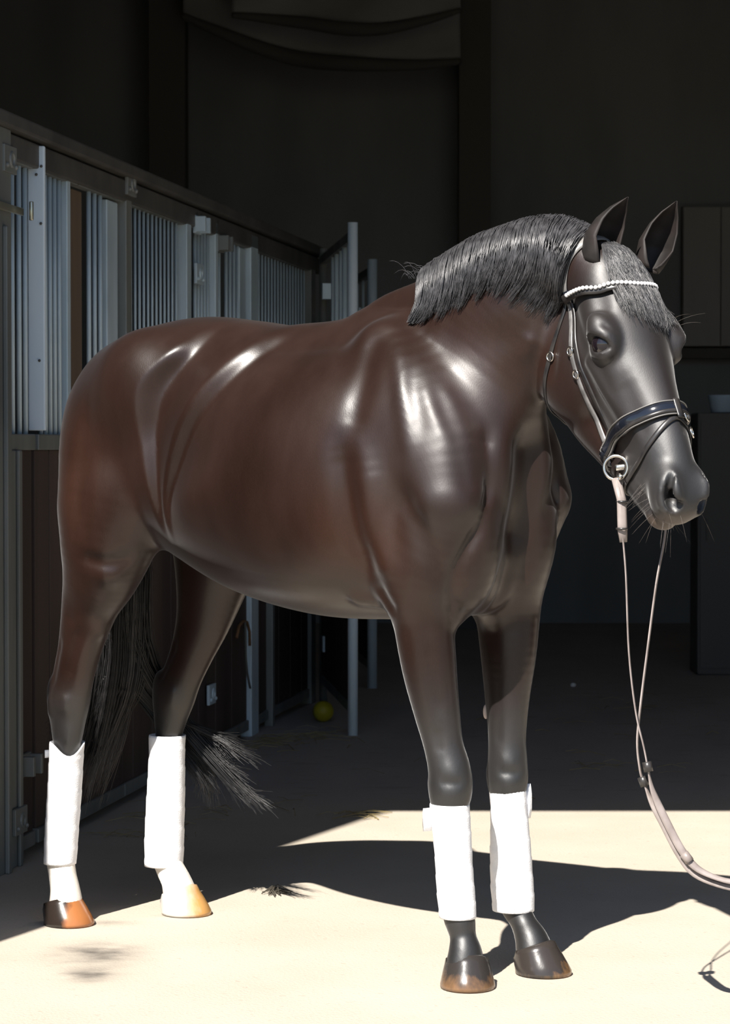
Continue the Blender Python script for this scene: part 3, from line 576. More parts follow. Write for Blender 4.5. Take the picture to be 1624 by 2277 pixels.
# hooves, each with its own markings
def hoof_mat(name, dark, tan, axis, thr, wid, mott):
    def f(t, b):
        N, Lk = t.nodes.new, t.links.new
        tc = N('ShaderNodeTexCoord'); sep = N('ShaderNodeSeparateXYZ'); Lk(tc.outputs['Object'], sep.inputs[0])
        dt = N('ShaderNodeVectorMath'); dt.operation = 'DOT_PRODUCT'; Lk(tc.outputs['Object'], dt.inputs[0]); dt.inputs[1].default_value = axis
        mp = N('ShaderNodeMapping'); mp.inputs['Scale'].default_value = (1, 1, .25); Lk(tc.outputs['Object'], mp.inputs[0])
        n = N('ShaderNodeTexNoise'); n.inputs['Scale'].default_value = 55; n.inputs['Detail'].default_value = 4; Lk(mp.outputs[0], n.inputs['Vector'])
        m = N('ShaderNodeMath'); m.operation = 'MULTIPLY_ADD'; Lk(n.outputs['Fac'], m.inputs[0]); m.inputs[1].default_value = mott; Lk(dt.outputs['Value'], m.inputs[2])
        r = N('ShaderNodeMapRange'); r.inputs['From Min'].default_value = thr - wid; r.inputs['From Max'].default_value = thr + wid; Lk(m.outputs[0], r.inputs['Value'])
        mx = N('ShaderNodeMix'); mx.data_type = 'RGBA'; mx.inputs['A'].default_value = (*dark, 1); mx.inputs['B'].default_value = (*tan, 1); Lk(r.outputs[0], mx.inputs['Factor']); Lk(mx.outputs['Result'], b.inputs['Base Color'])
        bp = N('ShaderNodeBump'); bp.inputs['Strength'].default_value = .25; bp.inputs['Distance'].default_value = .002; Lk(n.outputs['Fac'], bp.inputs['Height']); Lk(bp.outputs[0], b.inputs['Normal'])
    return mat(name, rough=.22, spec=.6, build=f)
def hoof_mesh(Lh=.074, Wh=.064, H=.078):
    rs = []
    for z, q in ((0, 0), (.01, .0), (.03, .25), (.05, .52), (.07, .82), (.085, 1.0), (.087, 1.06)):
        r = []
        for k in range(28):
            an = 2 * math.pi * k / 28; c, sn = math.cos(an), math.sin(an)
            fx = Lh * c * (1 if c > 0 else .86); fy = Wh * sn * (1 + .05 * c); cx = -.022 + .050 * c; cy = .050 * sn
            if q > 1: cx, cy = -.022 + .040 * c, .040 * sn
            top = (.084 + .022 * c - (.02 if c < -.6 else 0)) / .106 * H * 1.02
            qq = min(q, 1); x = fx + (cx - fx) * qq; y = fy + (cy - fy) * qq
            r.append((x, y, .002 + z / .087 * top))
        rs.append(r)
    return MB().rings(rs)

HOOFS = (((-1.307, -.151), (.80, -.60), hoof_mat('hoof_half_brown', (.022, .016, .013), (.34, .13, .045), (1, .35, 0), .036, .010, .03), 'dark hoof with a brown outer toe'),
         ((-1.167, .151), (.85, -.53), hoof_mat('hoof_honey', (.55, .52, .48), (.50, .27, .09), (.7, .7, 0), .028, .03, .05), 'honey coloured hoof with a pale streak'),
         ((-.024, -.116), (.03, -1.0), hoof_mat('hoof_dark_mottled', (.030, .026, .024), (.18, .10, .05), (0, 0, -1), .010, .016, .06), None),
         ((.024, .116), (.78, -.62), hoof_mat('hoof_brown_quarters', (.034, .028, .025), (.28, .15, .06), (0, .4, -1), .018, .016, .06), None))
for p, d, m, lb in HOOFS:
    mb = hoof_mesh(); q = W((p[0], p[1], 0)); o = mb.build('hoof', m, horse); o.location = q; o.rotation_euler = (0, 0, math.atan2(d[1], d[0]))
    if lb: o['label'] = lb

def hw(s_, t_, y_): return Vector(W(Hd(s_, t_, y_)))
vHD, vHN, vHL = (Vector(HM @ v) for v in (HD, HN, HL))
# eyes
def eye_nodes(t, b):
    b.inputs['Coat Weight'].default_value = .4; b.inputs['Coat Roughness'].default_value = .03
m_eye = mat('dark_eye', (.010, .007, .009), .12, spec=.8, build=eye_nodes)
m_lid = mat('eyelid_rim', (.02, .018, .018), .3)
for s in (-1, 1):
    e = MB().ball((0, 0, 0), .0275, 24, 16).build('eye', m_eye, horse); e.location = hw(.221, -.048, s * .0885)
cq = F.snap(np.array([[-.150, .100, .615]]), .001)[0]
che = MB().ball((0, 0, 0), (.007, .007, .018), 12, 8).build('chestnut', mat('pale_horn', (.55, .46, .42), .6), horse); che.location = W(cq); che['label'] = 'pale horny chestnut'
# ears: two curved cups
m_ear = mat('dark_ear', rough=.6, spec=.3, build=noise_col((.012, .0105, .010), (.026, .020, .018), 14, 4))
def ear(base, axis, opening, Lh=.166, wmax=.048):
    ax = Vector(axis).normalized(); op = Vector(opening); op = (op - ax * op.dot(ax)).normalized(); sd_ = ax.cross(op); n, m = 20, 18; out, inn = [], []
    for i in range(n + 1):
        v = i / n
        wd = wmax * np.interp(v, (0, .12, .35, .6, .8, .93, 1), (.70, .86, 1.0, .84, .52, .20, .03)); arc = np.interp(v, (0, .1, .35, .7, 1), (172, 150, 116, 100, 95))
        ctr = Vector(base) + ax * (Lh * v) + op * (.022 * v * v) - op * (wd * .25)
        for k, (lst, rr) in enumerate(((out, wd), (inn, max(wd - .0045, wd * .6)))):
            row = []
            for j in range(m + 1):
                an = math.radians(180 - arc + 2 * arc * j / m); row.append(ctr + op * (math.cos(an) * rr) + sd_ * (math.sin(an) * rr * .86))
            lst.append(row)
    rings = [o_ + i_[::-1] for o_, i_ in zip(out, inn)]
    return MB().rings([[tuple(p) for p in r_] for r_ in rings])
EARS = [((.024, -.022, -.042), (.38, -.05, 1.0), (.55, -.8, .0), -1), ((.030, -.018, .096), (.38, .05, 1.0), (.20, -1.0, .0), 1)]
for b_, ax, op, s in EARS: ear(hw(*b_) , ax, op).build('ear', m_ear, horse)

# ------------------------------------------------------------------ hair
def hair_mat(name, c1, c2):
    def f(t, b):
        noise_col(c1, c2, 40, 3)(t, b); b.inputs['Anisotropic'].default_value = .3
    return mat(name, rough=.40, spec=.65, build=f)
m_hair = hair_mat('black_hair', (.026, .025, .027), (.072, .070, .074))
def strands(paths, rads, nsides=3):
    vs, fs = [], []
    for P, r0 in zip(paths, rads):
        P = np.asarray(P); m = len(P); T = np.gradient(P, axis=0); T /= np.maximum(np.linalg.norm(T, axis=1), 1e-9)[:, None]
        A = np.cross(T, np.array([.31, .22, .92])); A /= np.maximum(np.linalg.norm(A, axis=1), 1e-9)[:, None]; B = np.cross(T, A); b = len(vs)
        for i in range(m):
            r = r0 * (1 - .75 * (i / (m - 1)) ** 2)
            for k in range(nsides):
                an = 2 * math.pi * k / nsides; vs.append(P[i] + (A[i] * math.cos(an) + B[i] * math.sin(an)) * r)
        for i in range(m - 1):
            for k in range(nsides): k2 = (k + 1) % nsides; fs.append((b + i * nsides + k, b + i * nsides + k2, b + (i + 1) * nsides + k2, b + (i + 1) * nsides + k))
    return vs, fs
rng = np.random.default_rng(11)
def lerp_rows(K, u): K = np.asarray(K); x = u * (len(K) - 1); i = np.minimum(x.astype(int), len(K) - 2); f = (x - i)[:, None]; return K[i] * (1 - f) + K[i + 1] * f
# mane: falls over the crest to the horse's right
ROOT = [(-.214, 0, 1.672), (-.192, 0, 1.690), (-.165, 0, 1.712), (-.10, 0, 1.742), (-.03, 0, 1.762), (.045, 0, 1.766), (.115, 0, 1.757), (.175, 0, 1.735), (.225, 0, 1.71)]
MID = [(-.178, -.080, 1.612), (-.165, -.085, 1.625), (-.118, -.09, 1.645), (-.061, -.09, 1.672), (.008, -.085, 1.705), (.074, -.085, 1.712), (.149, -.085, 1.695), (.198, -.08, 1.667), (.232, -.07, 1.648)]
END = [(-.200, -.107, 1.548), (-.188, -.109, 1.553), (-.15, -.108, 1.563), (-.082, -.111, 1.582), (-.017, -.105, 1.612), (.041, -.098, 1.628), (.096, -.092, 1.612), (.142, -.078, 1.588), (.180, -.06, 1.562)]
NS = 3400; lock = rng.random(170); u0 = rng.random(NS); ul = lock[np.argmin(np.abs(u0[:, None] + rng.normal(0, .012, (NS, 1)) - lock[None]), axis=1)]
ur, ue = u0, np.clip(u0 * .35 + ul * .65 + rng.normal(0, .006, NS), 0, 1)
Rt, Md, En = lerp_rows(ROOT, ur), lerp_rows(MID, np.clip(ur * .6 + ue * .4, 0, 1)), lerp_rows(END, ue)
Rt[:, 1] += rng.uniform(-.016, .012, NS); ln = np.clip(rng.normal(.97, .07, NS) + .06 * np.sin(ul * 60), .7, 1.14); lay = rng.random(NS) ** 1.3
LP = []
for t in np.linspace(0, 1, 10):
    tt = t * ln; q = ((1 - tt) ** 2)[:, None] * Rt + (2 * tt * (1 - tt))[:, None] * (Md * 1.0 + (Md - (Rt + En) / 2) * .6) + (tt ** 2)[:, None] * En
    q += rng.normal(0, .0012, (NS, 3)) * t + (np.sin(ul * 90 + t * 5) * .003 * t)[:, None] * np.array([1, 0, .2])
    off = .004 + lay * (.020 * math.sin(math.pi * (.25 + .6 * t)) + .003)
    g = F.grad(q); d = F.sample(q); q = q + g * np.clip(off - d, -.03, .03)[:, None]; g = F.grad(q); d = F.sample(q); q = q + g * np.clip(off - d, -.02, .02)[:, None]
    LP.append(q)
LP = np.stack(LP, 1); WP = LP @ HM.T + HO
vs, fs = strands(WP, rng.uniform(.0009, .0017, NS)); mane = link('mane', mesh_from('mane', vs, fs), m_hair, horse); mane['label'] = 'short black mane lying to one side of the neck'
# a few wild hairs on the withers
wild = []
for i in range(14):
    r = np.array(W((rng.uniform(-.28, -.2), rng.uniform(-.02, .01), 1.66))); d = np.array([-.04 + rng.normal(0, .015), 0, .0 + rng.normal(0, .015)]); wild.append([r + d * t + np.array([0, 0, .02]) * math.sin(t * 2.6) for t in np.linspace(0, 1, 6)])
vs, fs = strands(wild, [.0005] * 14); link('wither_hair', mesh_from('wither_hair', vs, fs), m_hair, horse)
# forelock
NF = 1250; fr_ = rng.uniform(-1, 1, NF); fl_ = rng.choice(np.linspace(-1, 1, 26), NF)
r0 = np.column_stack([.004 + rng.normal(0, .006, NF), .002 + 0 * fr_, .032 * fr_ + .000]); e0 = np.column_stack([.195 + .025 * np.sin(fl_ * 31) - .035 * np.abs(fl_ - .2) + rng.normal(0, .008, NF), .006 + 0 * fr_, .022 + .078 * (.35 * fr_ + .65 * fl_)])
layf = rng.random(NF); FP = []
for t in np.linspace(0, 1, 10):
    q = Hda(r0 * (1 - t) + e0 * t + np.column_stack([0 * fr_, .0 * fr_, (.010 * fr_) * math.sin(math.pi * t)]))
    off = .004 + layf * (.012 * math.sin(math.pi * min(1, .15 + .7 * t)) + .002)
    for _ in range(2): g = F.grad(q); d = F.sample(q); q = q + g * np.clip(off - d, -.03, .03)[:, None]
    q += rng.normal(0, .0008, (NF, 3)) * t; FP.append(q)
FP = np.stack(FP, 1) @ HM.T + HO
vs, fs = strands(FP, rng.uniform(.0008, .0014, NF)); link('forelock', mesh_from('forelock', vs, fs), m_hair, horse)
# tail: hangs behind the hocks, its ends blown apart
NT = 2200; tails = []
for i in range(NT):
    lk_ = i % 60; rg = np.random.default_rng(500 + lk_); g1, g2 = rg.uniform(-1, 1), rg.uniform(-1, 1); j1, j2 = rng.normal(0, .25), rng.normal(0, .25); a1, a2 = g1 * .8 + j1 * .5, g2 * .8 + j2 * .5
    P = [(-1.335 + .012 * a1, .016 * a2, 1.33), (-1.415 + .018 * a1, .01 + .03 * a2, 1.24), (-1.36 + .10 * a1, .07 + .05 * a2, 1.0), (-1.365 + .095 * a1, .095 + .06 * a2, .74)]
    if lk_ % 3 == 0:   z = .29 + .16 * rg.random(); P += [(-1.30 + .06 * a1, .20 + .04 * a2, .54), (-1.21 + .10 * a1 + .05 * (z < .36), .26 + .03 * a2, z + .05), (-1.13 + .15 * a1 + rng.normal(0, .012), .28 + .03 * a2, z + rng.normal(0, .02))]
    else:              z = .33 + .22 * rg.random(); P += [(-1.385 + .10 * a1, .09 + .055 * a2, .60), (-1.42 + .085 * a1, .085 + .055 * a2, z + .10), (-1.45 + .10 * a1 - .03 * rg.random(), .07 + .06 * a2, z + rng.normal(0, .03))]
    tails.append(catmull(P, 3) @ HM.T + HO)
vs, fs = strands(tails, rng.uniform(.0010, .0017, NT)); tl = link('tail', mesh_from('tail', vs, fs), hair_mat('tail_hair', (.009, .0085, .009), (.026, .025, .026)), horse); tl['label'] = 'long black tail with windblown ends'
# dock of the tail
MB().tube([tuple(W(p)) for p in ((-1.28, 0, 1.36), (-1.36, 0, 1.33), (-1.41, .01, 1.24), (-1.425, .03, 1.08))], [.035, .032, .026, .012], 12).build('dock', m_coat, horse)
# whiskers
m_whisk = mat('pale_whisker', (.10, .08, .07), .4)
wk = []
for i in range(34):
    s = -1 if i % 3 else 1; b_ = Hd(rng.uniform(.50, .61), rng.uniform(-.19, -.11), s * rng.uniform(.01, .05)); b_ = F.snap(b_[None])[0]; g = F.grad(b_[None])[0]
    d = g * rng.uniform(.03, .06) + np.array([0, 0, -.02]) + rng.normal(0, .006, 3); wk.append([W(b_ + d * t + np.array([0, 0, -.008]) * t * t) for t in np.linspace(0, 1, 5)])
for i in range(3):
    b_ = F.snap(Hd(.17 + .015 * i * .6, -.02, .10)[None])[0]; g = F.grad(b_[None])[0]; d = g * .045 + np.array([0, .01, .0]) + rng.normal(0, .012, 3); wk.append([W(b_ + d * t + np.array([0, 0, -.014]) * t * t) for t in np.linspace(0, 1, 5)])
vs, fs = strands(wk, [.0003] * len(wk)); wo = link('whiskers', mesh_from('whiskers', vs, fs), m_whisk, horse); wo['kind'] = 'stuff'

# ------------------------------------------------------------------ leg wraps
m_wrap = mat('white_fleece', rough=.95, spec=.1, build=noise_col((.86, .86, .88), (.92, .92, .93), 30, 4, (1, 1, 1), .35, .65, .16, 320))
def wrap(label, top, bot, rt, rb, rm, tabs, tilt=(0, 0), notch=0.0):
    """top/bot: axis points in the horse frame; overlapping turns of bandage"""
    T, B = np.array(top), np.array(bot); n = 44; turns = 6.5; rings = []
    nk = 30; L = np.linalg.norm(T - B)
    for i in range(n + 1):
        v = i / n; r0 = np.interp(v, (0, .18, .5, .85, 1), (rb * .97, rb, rm, rt * .98, rt)); ring = []
        for k in range(nk):
            an = 2 * math.pi * k / nk; ph = (v * turns + k / nk) % 1.0
            r = r0 * (1 + .030 * (ph - .5) + .008 * math.sin(3 * an + v * 9)); c = B + (T - B) * v
            zt = (tilt[0] * math.cos(an) + tilt[1] * math.sin(an)) * (1 if v > .5 else .4) * abs(2 * v - 1)
            zt -= notch * max(0, math.cos(an - 5.6)) ** 3 * max(0, v - .8) * 5
            ring.append(tuple(W((c[0] + r * math.cos(an), c[1] + r * .96 * math.sin(an), c[2] + zt))))
        rings.append(ring)
    def inset(ring, k): m_ = np.mean(ring, axis=0); return [tuple(m_ + (np.array(p) - m_) * k) for p in ring]
    up = [tuple(np.array(p) - np.array([0, 0, .012])) for p in inset(rings[-1], .84)]; lo = [tuple(np.array(p) + np.array([0, 0, .012])) for p in inset(rings[0], .84)]
    o = MB().rings([lo, inset(rings[0], .93)] + rings + [inset(rings[-1], .94), up], cap0=False, cap1=False).build('leg_wrap', m_wrap)
    tag(o, label, 'leg wrap', 'white fleece wraps on the legs')
    for (v, an, wd, hh, pr) in tabs:
        c = B + (T - B) * v; rr = np.interp(v, (0, .5, 1), (rb, rm, rt)); d = np.array([math.cos(an), math.sin(an), 0]); sdv = np.array([-d[1], d[0], 0]); mb = MB(); pts = []
        for q in np.linspace(0, 1, 6): pts.append(tuple(W(c + d * (rr * (.99) + pr * q) + sdv * (wd * (q - .5)) * .4)))
        mb.tube(pts, hh / 2, 8, up=[tuple(HM @ sdv)] * 6, flat=.16); mb.build('closure_tab', m_wrap, o)
    return o
PI = math.pi
back_r = math.atan2(-.2, -1)        # towards the picture's left
wrap('white leg wrap on the hind leg nearest the left edge, its top dipping in front', (-1.305, -.152, .482), (-1.334, -.152, .158), .0475, .0455, .0465, [(.90, math.atan2(-.63, -.78) , .02, .022, .010)], (.0, .0), .035)
wrap('white leg wrap on the far hind leg, just beside the tail', (-1.231, .152, .478), (-1.246, .152, .122), .051, .055, .0535, [], (.0, .0))
wrap('white leg wrap on the front leg nearest the camera, above the straight hoof', (-.083, -.107, .422), (-.060, -.106, .157), .0475, .0455, .0445, [(.86, math.atan2(-.63, -.78), .03, .058, .018)])
wrap('white leg wrap on the far front leg, above the turned-out hoof', (-.084, .127, .432), (-.066, .126, .140), .0455, .0530, .0505, [(.90, math.atan2(.63, .78), .02, .09, .006)])

# ------------------------------------------------------------------ bridle
m_leather = mat('black_leather', rough=.34, spec=.6, build=noise_col((.016, .015, .016), (.034, .030, .028), 30, 3))
m_patent = mat('patent_leather', (.010, .012, .018), .10, spec=.8)
m_piping = mat('pale_piping_and_sheen', (.20, .19, .18), .4)
m_rein = mat('worn_brown_leather', rough=.42, spec=.6, build=noise_col((.20, .165, .15), (.31, .265, .245), 20, 3))
m_cheek = mat('sheen_grey_leather', rough=.30, spec=.8, build=noise_col((.10, .095, .092), (.20, .19, .185), 40, 3))  # grey puts the sun's sheen on the straps into the colour
m_steel = mat('polished_steel', (.78, .75, .70), .22, 1.0)
m_crystal = mat('white_crystal', (.88, .86, .86), .15, spec=.9)
bridle = bpy.data.objects.new('bridle', None); C.objects.link(bridle); bridle.location = hw(0, 0, 0)
bridle.empty_display_size = .05
tag(bridle, 'black leather bridle with white crystal browband worn on the horse head', 'bridle')
bpy.context.view_layer.update(); BI = bridle.matrix_world.inverted()
def under(o): o.parent = bridle; o.matrix_parent_inverse = BI; return o
def snapped(pts, off, n=8, per=True):
    K = catmull(pts, n); P = F.snap(Hda(K), off); g = F.grad(P); P = (P[:-2] + 2 * P[1:-1] + P[2:]) / 4 if False else P
    P2 = P.copy(); P2[1:-1] = (P[:-2] + 2 * P[1:-1] + P[2:]) / 4; g2 = g.copy(); g2[1:-1] = g[:-2] + g[1:-1] + g[2:]; g2 /= np.linalg.norm(g2, axis=1)[:, None]
    return Wa(P2), g2 @ HM.T
def strap(name, pts, width, thick, m, off=None, parent=None, n=8, lift=0.0):
    P, g = snapped(pts, (thick * .5 + .0012 if off is None else off) + lift, n)
    o = MB().tube([tuple(p) for p in P], width / 2, 8, up=[tuple(x) for x in g], flat=thick / width).build(name, m); under(o)
    if parent is not None: sub(o, parent)
    return o
def sub(o, p): o.parent = p; o.matrix_parent_inverse = Matrix.Identity(4); return o
def both(pts): return [tuple(pts), [(s_, t_, -y_) for s_, t_, y_ in pts]]
# headpiece over the poll
half = [(.050, -.115, -.075), (.020, -.085, -.085), (-.010, -.052, -.082), (-.028, -.020, -.062), (-.036, -.004, -.030)]
strap('headpiece', half + [(-.038, 0, 0)] + [(a_, b_, -c_) for a_, b_, c_ in half[::-1]], .024, .005, m_piping, n=6)  # pale colour stands in for the sun's sheen on this strap
# browband with its row of crystals
bh = [(.048, -.112, -.076), (.062, -.085, -.083), (.080, -.052, -.084), (.100, -.018, -.070), (.112, .006, -.040)]
bp_ = bh + [(.118, .012, 0)] + [(a_, b_, -c_) for a_, b_, c_ in bh[::-1]]
bb = strap('browband', bp_, .022, .006, m_leather, n=6, lift=.008)
P, g = snapped(bp_[1:-1], .018, 12); dn = HM @ HD; L_ = np.concatenate([[0], np.cumsum(np.linalg.norm(np.diff(P, axis=0), axis=1))])
cme = MB().ball((0, 0, 0), .0050, 8, 6); cme = mesh_from('crystal', cme.v, cme.f); cme.materials.append(m_crystal); cme.shade_smooth()
for x_ in np.arange(.004, L_[-1], .0102):
    o = bpy.data.objects.new('crystal', cme); C.objects.link(o); sub(o, bb); o.location = [np.interp(x_, L_, P[:, i] - dn[i] * .004) for i in range(3)]
for s in (-1, 1):
    P, g = snapped([(.050, -.108, s * .078), (.056, -.097, s * .082), (.06, -.09, s * .083)], .006, 3); lp = MB().tube([tuple(p) for p in P], .016, 8, up=[tuple(x) for x in g], flat=.3).build('browband_loop', m_patent); sub(lp, bb)
for s in (-1, 1):
    # cheekpiece carrying the bit, noseband strap in front of it, throatlatch behind
    cp = strap('cheekpiece', [(.050, -.112, s * .077), (.122, -.125, s * .084), (.190, -.150, s * .084), (.250, -.172, s * .068), (.300, -.194, s * .050), (.362, -.203, s * .046), (.405, -.200, s * .046)], .0155, .005, m_cheek)
    strap('noseband_hanger', [(.048, -.100, s * .080), (.122, -.112, s * .084), (.190, -.130, s * .086), (.260, -.145, s * .076), (.320, -.162, s * .062), (.362, -.172, s * .050)], .0135, .005, m_leather, lift=.0015)
    tp = strap('throatlatch', [(.045, -.118, s * .072), (.080, -.152, s * .080), (.115, -.200, s * .086), (.150, -.250, s * .080), (.185, -.292, s * .062), (.215, -.318, s * .025), (.22, -.322, 0)], .013, .005, m_leather)
    for (p_, nm) in (((.168, -.143, .085), 'buckle'), ((.215, -.160, .078), 'buckle'), ((.128, -.215, .085), 'buckle'), ((.372, -.203, .046), 'buckle')):
        q = F.snap(Hd(p_[0], p_[1], s * p_[2])[None], .006)[0]; gq = HM @ F.grad(q[None])[0]; b1 = MB().ring(W(q), gq, .010, .0022, 16, 6); sub(b1.build(nm, m_steel), tp if p_[0] == .128 else cp)
# padded crank noseband
nh = [(.384, -.212, -.030), (.382, -.195, -.047), (.376, -.168, -.052), (.382, -.125, -.060), (.392, -.085, -.062), (.400, -.048, -.050), (.402, -.030, -.026)]
nfull = nh + [(.404, -.022, 0)] + [(a_, b_, -c_) for a_, b_, c_ in nh[::-1]] + [(.386, -.218, 0), nh[0]]
nb = strap('noseband', nfull, .036, .012, m_patent, n=6)
for ds in (-.0155, .0155): strap('piping', [(a_ + ds, b_, c_) for a_, b_, c_ in nfull], .003, .005, m_piping, n=6, lift=.0065, parent=nb)
strap('noseband_lining', [(a_ + .008, b_, c_) for a_, b_, c_ in nfull], .009, .006, m_leather, n=6, lift=.0075, parent=nb)
# flash strap crossing the nose, with its buckle
fh = [(.470, -.195, -.034), (.470, -.165, -.046), (.470, -.120, -.052), (.458, -.078, -.048), (.438, -.045, -.030), (.424, -.033, -.006)]
fs_ = strap('flash_strap', fh + [(.424, -.033, .006)] + [(a_, b_, -c_) for a_, b_, c_ in fh[::-1]] + [(.470, -.235, 0), fh[0]], .0125, .005, m_leather, n=6)
strap('flash_loop', [(.385, -.020, .004), (.405, -.024, .004), (.428, -.030, .004)], .020, .006, m_leather, n=4, lift=.008, parent=nb)
for (s_, t_, y_) in ((.418, -.030, .030), (.450, -.046, .034)):
    q = F.snap(Hd(s_, t_, y_)[None], .010)[0]; sub(MB().ring(W(q), HM @ F.grad(q[None])[0], .011, .0026, 16, 6).build('buckle', m_steel), fs_)
# bit: loose rings and mouthpiece
RC = {s: Vector(W(F.snap(Hd(.436, -.192, s * .048)[None], .016)[0])) for s in (-1, 1)}
bit = under(MB().tube([tuple(RC[-1]), tuple((RC[-1] + RC[1]) / 2 + vHN * .012), tuple(RC[1])], .007, 8).build('bit', m_steel))
for s in (-1, 1):
    c_ = RC[s]
    ax = Vector((-.30, -1, .05)) if s < 0 else Vector(HM @ (HL * 1.0 + HD * .1)); rg_ = MB().ring(c_, ax, .0265, .0038, 32, 8); sub(rg_.build('bit_ring', m_steel), bit)
    sub(MB().tube([tuple(c_ + vHD * .020), tuple(c_ + vHD * .030 + vHN * .004)], .005, 8).build('bit_hook', m_steel), bit)
# reins: near one from the near ring, far one from behind the chin, gathered by the stops and running off to the handler
near = [(0.567, 5.612, 1.19), (0.568, 5.625, 1.14), (0.571, 5.63, 1.071), (0.578, 5.62, 0.971), (0.584, 5.61, 0.803), (0.598, 5.60, 0.674), (0.615, 5.59, 0.596), (0.623, 5.58, 0.552), (0.635, 5.58, 0.497), (0.665, 5.57, 0.429), (0.701, 5.56, 0.363), (0.74, 5.55, 0.325), (0.815, 5.54, 0.303), (0.892, 5.53, 0.317), (1.0, 5.5, .40), (1.08, 5.46, .58)]
near[0] = tuple(RC[-1] - Vector((0, 0, .024)))
far = [tuple(RC[1] - Vector((0, 0, .024))), (0.678, 5.72, 1.083), (0.653, 5.69, 0.948), (0.63, 5.66, 0.799), (0.612, 5.63, 0.681), (0.603, 5.61, 0.603), (0.608, 5.60, 0.544), (0.616, 5.60, 0.517), (0.632, 5.59, 0.476), (0.656, 5.58, 0.43), (0.695, 5.57, 0.356), (0.735, 5.56, 0.312), (0.817, 5.55, 0.288), (0.894, 5.54, 0.299), (1.0, 5.51, .385), (1.08, 5.47, .57)]
def rein(pts, w_edge, w_flat, i_turn):
    K = catmull(pts, 6); n = len(K); ups, rad = [], []
    for i in range(n):
        f = sstep(np.array([i / 6.0]), i_turn - 1.0, i_turn + 1.0)[0] - sstep(np.array([i / 6.0]), 10.2, 11.6)[0] * .8
        ups.append((.85 - .85 * f, -.25 - .75 * f, .0 + .35 * f)); rad.append((w_edge + (w_flat - w_edge) * f) / 2)
    o = MB().tube([tuple(p) for p in K], rad, 8, up=ups, flat=.34).build('rein', m_rein); under(o); return o
r_n = rein(near, .0120, .019, 8); r_f = rein(far, .0145, .019, 8)
def at_(K, x): Q = catmull(K, 6); return Vector(Q[int(round(x * 6))]), (Vector(Q[int(round(x * 6)) + 1]) - Vector(Q[int(round(x * 6)) - 1])).normalized()
for K, x in ((near, 7.0), (far, 7.0), (near, 10.1)):
    p_, t_ = at_(K, x); sub(MB().tube([tuple(p_ - t_ * .011), tuple(p_), tuple(p_ + t_ * .011)], .0105, 10).build('rein_stop', m_leather if K is not near or x < 8 else m_rein), r_n if K is near else r_f)
bl = MB().tube([tuple(Vector(near[0])), near[1], near[2], (0.573, 5.628, 1.045)], [.011, .0115, .012, .009], 8, up=(.3, -1, 0), flat=.5).build('rein_billet', m_rein); sub(bl, r_n)
for z in (1.135, 1.075): sub(MB().ring((0.5695, 5.628, z), (0, 0, 1), .011, .003, 14, 6).build('keeper', m_leather), r_n)

# ------------------------------------------------------------------ small things on the floor and the stalls
m_yel = mat('yellow_plastic', (.42, .36, .02), .5)
tag(MB().ball((-.1905, 11.55, .048), .048, 20, 14).build('stable_ball', m_yel), 'small yellow ball on the floor by the open stall door', 'ball')
m_chalk = mat('white_stone', (.75, .74, .72), .8)
st = MB().ball((1.087, 13.23, .010), (.016, .013, .012), 8, 6).build('pebble', m_chalk); tag(st, 'tiny white pebble alone on the dark aisle floor', 'pebble')
m_twine = mat('orange_twine', (.20, .10, .045), .8); m_twg = mat('grey_twine', (.12, .115, .10), .8)
tw = MB().tube([RW(s_, .035, h_) for s_, h_ in ((3.12, .455), (3.17, .50), (3.25, .515), (3.33, .505), (3.38, .46), (3.385, .40))], .0065, 7).build('twine', m_twine)
tag(tw, 'frayed orange loop of twine tied to the stall boards behind the hind legs', 'twine')
MB().tube([RW(s_, .04, h_) for s_, h_ in ((3.27, .512), (3.275, .43), (3.28, .36), (3.31, .29), (3.35, .24), (3.37, .22))], .005, 7).build('loose_end', m_twg, tw)
sp = MB()
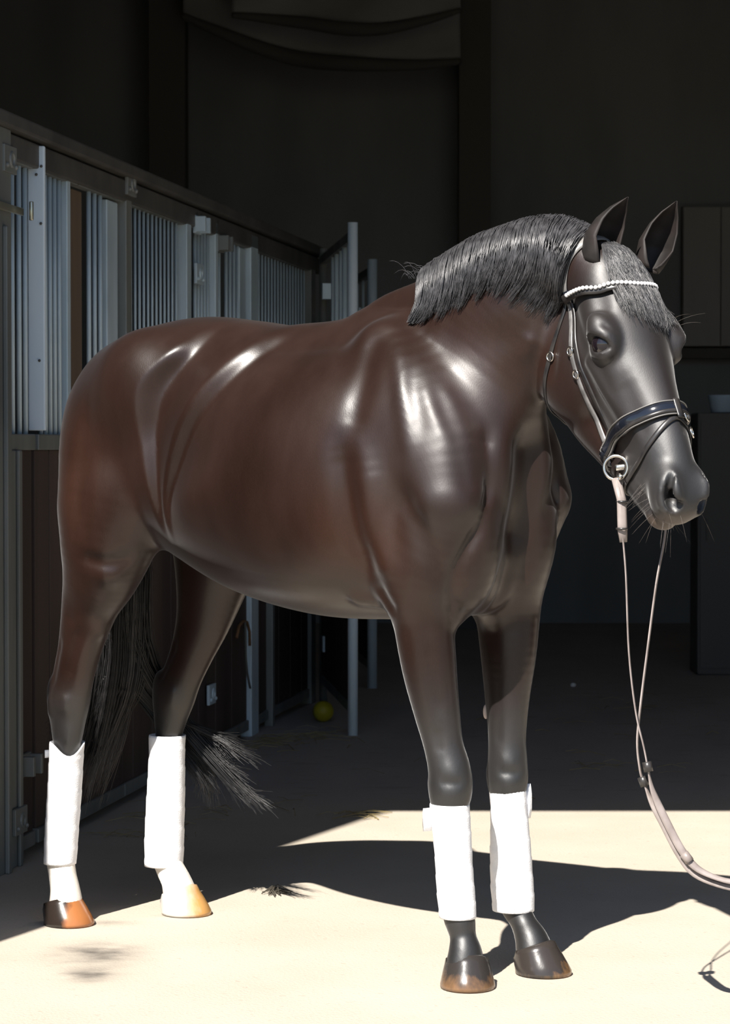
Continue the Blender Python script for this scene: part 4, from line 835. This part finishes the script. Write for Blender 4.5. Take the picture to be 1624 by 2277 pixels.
for px_, py_, rx, ry, n in ((-1.03, 7.75, .10, .05, 16), (-.78, 8.15, .16, .06, 16), (-.72, 8.55, .12, .08, 8), (-.40, 10.8, .22, .25, 55), (-.2, 11.0, .2, .3, 20), (-.35, 8.6, .4, .3, 18), (.6, 10.5, .9, 1.2, 20), (1.0, 9.9, .25, .15, 10), (1.3, 12.5, .4, 1.0, 14), (-.02, 8.62, .08, .04, 10)):
    for i in range(n):
        x, y, a_ = R_.gauss(px_, rx * .6), R_.gauss(py_, ry * .6), R_.uniform(0, PI); Ls = R_.uniform(.03, .10)
        if (Vector((x, y, 0)) - RS).dot(RN) < .08: continue
        sp.tube([(x - math.cos(a_) * Ls, y - math.sin(a_) * Ls, .004), (x, y, .007 + R_.random() * .012), (x + math.cos(a_) * Ls, y + math.sin(a_) * Ls, .004)], R_.uniform(.0008, .0018), 4)
m_straw = mat('straw', rough=.7, build=noise_col((.20, .155, .07), (.34, .27, .135), 20, 2))
tag(sp.build('straw', m_straw, smooth=False), 'stalks of straw strewn along the stalls and the dark aisle', 'straw', kind='stuff')
cl = MB()
for i in range(14):
    a_ = R_.uniform(0, PI); Ls = R_.uniform(.015, .045); x, y = -.245 + R_.gauss(0, .014), 7.10 + R_.gauss(0, .016)
    cl.tube([(x - math.cos(a_) * Ls, y - math.sin(a_) * Ls, .003), (x, y, .012 + .012 * R_.random()), (x + math.cos(a_) * Ls, y + math.sin(a_) * Ls, .003)], .0018, 4)
m_dhay = mat('dark_hay', (.05, .042, .030), .9)
tag(cl.build('hay_wisp', m_dhay, smooth=False), 'small dark wisp of hay on the sunlit sand under the belly', 'hay')
# a pale blue bucket by the plank wall on the far right
m_blue = mat('pale_blue_plastic', (.45, .58, .72), .5)
bk_ = MB(); bx_, by_ = 1.975, 14.0
rs = [[(bx_ + r_ * math.cos(2 * PI * k / 20), by_ + r_ * math.sin(2 * PI * k / 20), z) for k in range(20)] for r_, z in ((.07, 1.44), (.085, 1.53), (.09, 1.535), (.08, 1.53), (.066, 1.45))]
m_shelf = mat('dark_shelf', (.12, .115, .11), .8)
sh = MB().box((1.99, 14.05, .72), (.34, .32, 1.435)).build('tack_locker', m_shelf, smooth=False); bevel(sh, .01); tag(sh, 'dark tack locker standing at the far right edge', 'locker')
MB().box((1.99, 13.885, .72), (.31, .012, 1.36)).build('door', m_shelf, sh, False); MB().box((1.87, 13.87, .8), (.012, .02, .12)).build('handle', m_dsteel, sh, False)
bk_.rings(rs); bo = bk_.build('bucket', m_blue); tag(bo, 'pale blue tub on top of the dark tack locker', 'tub')
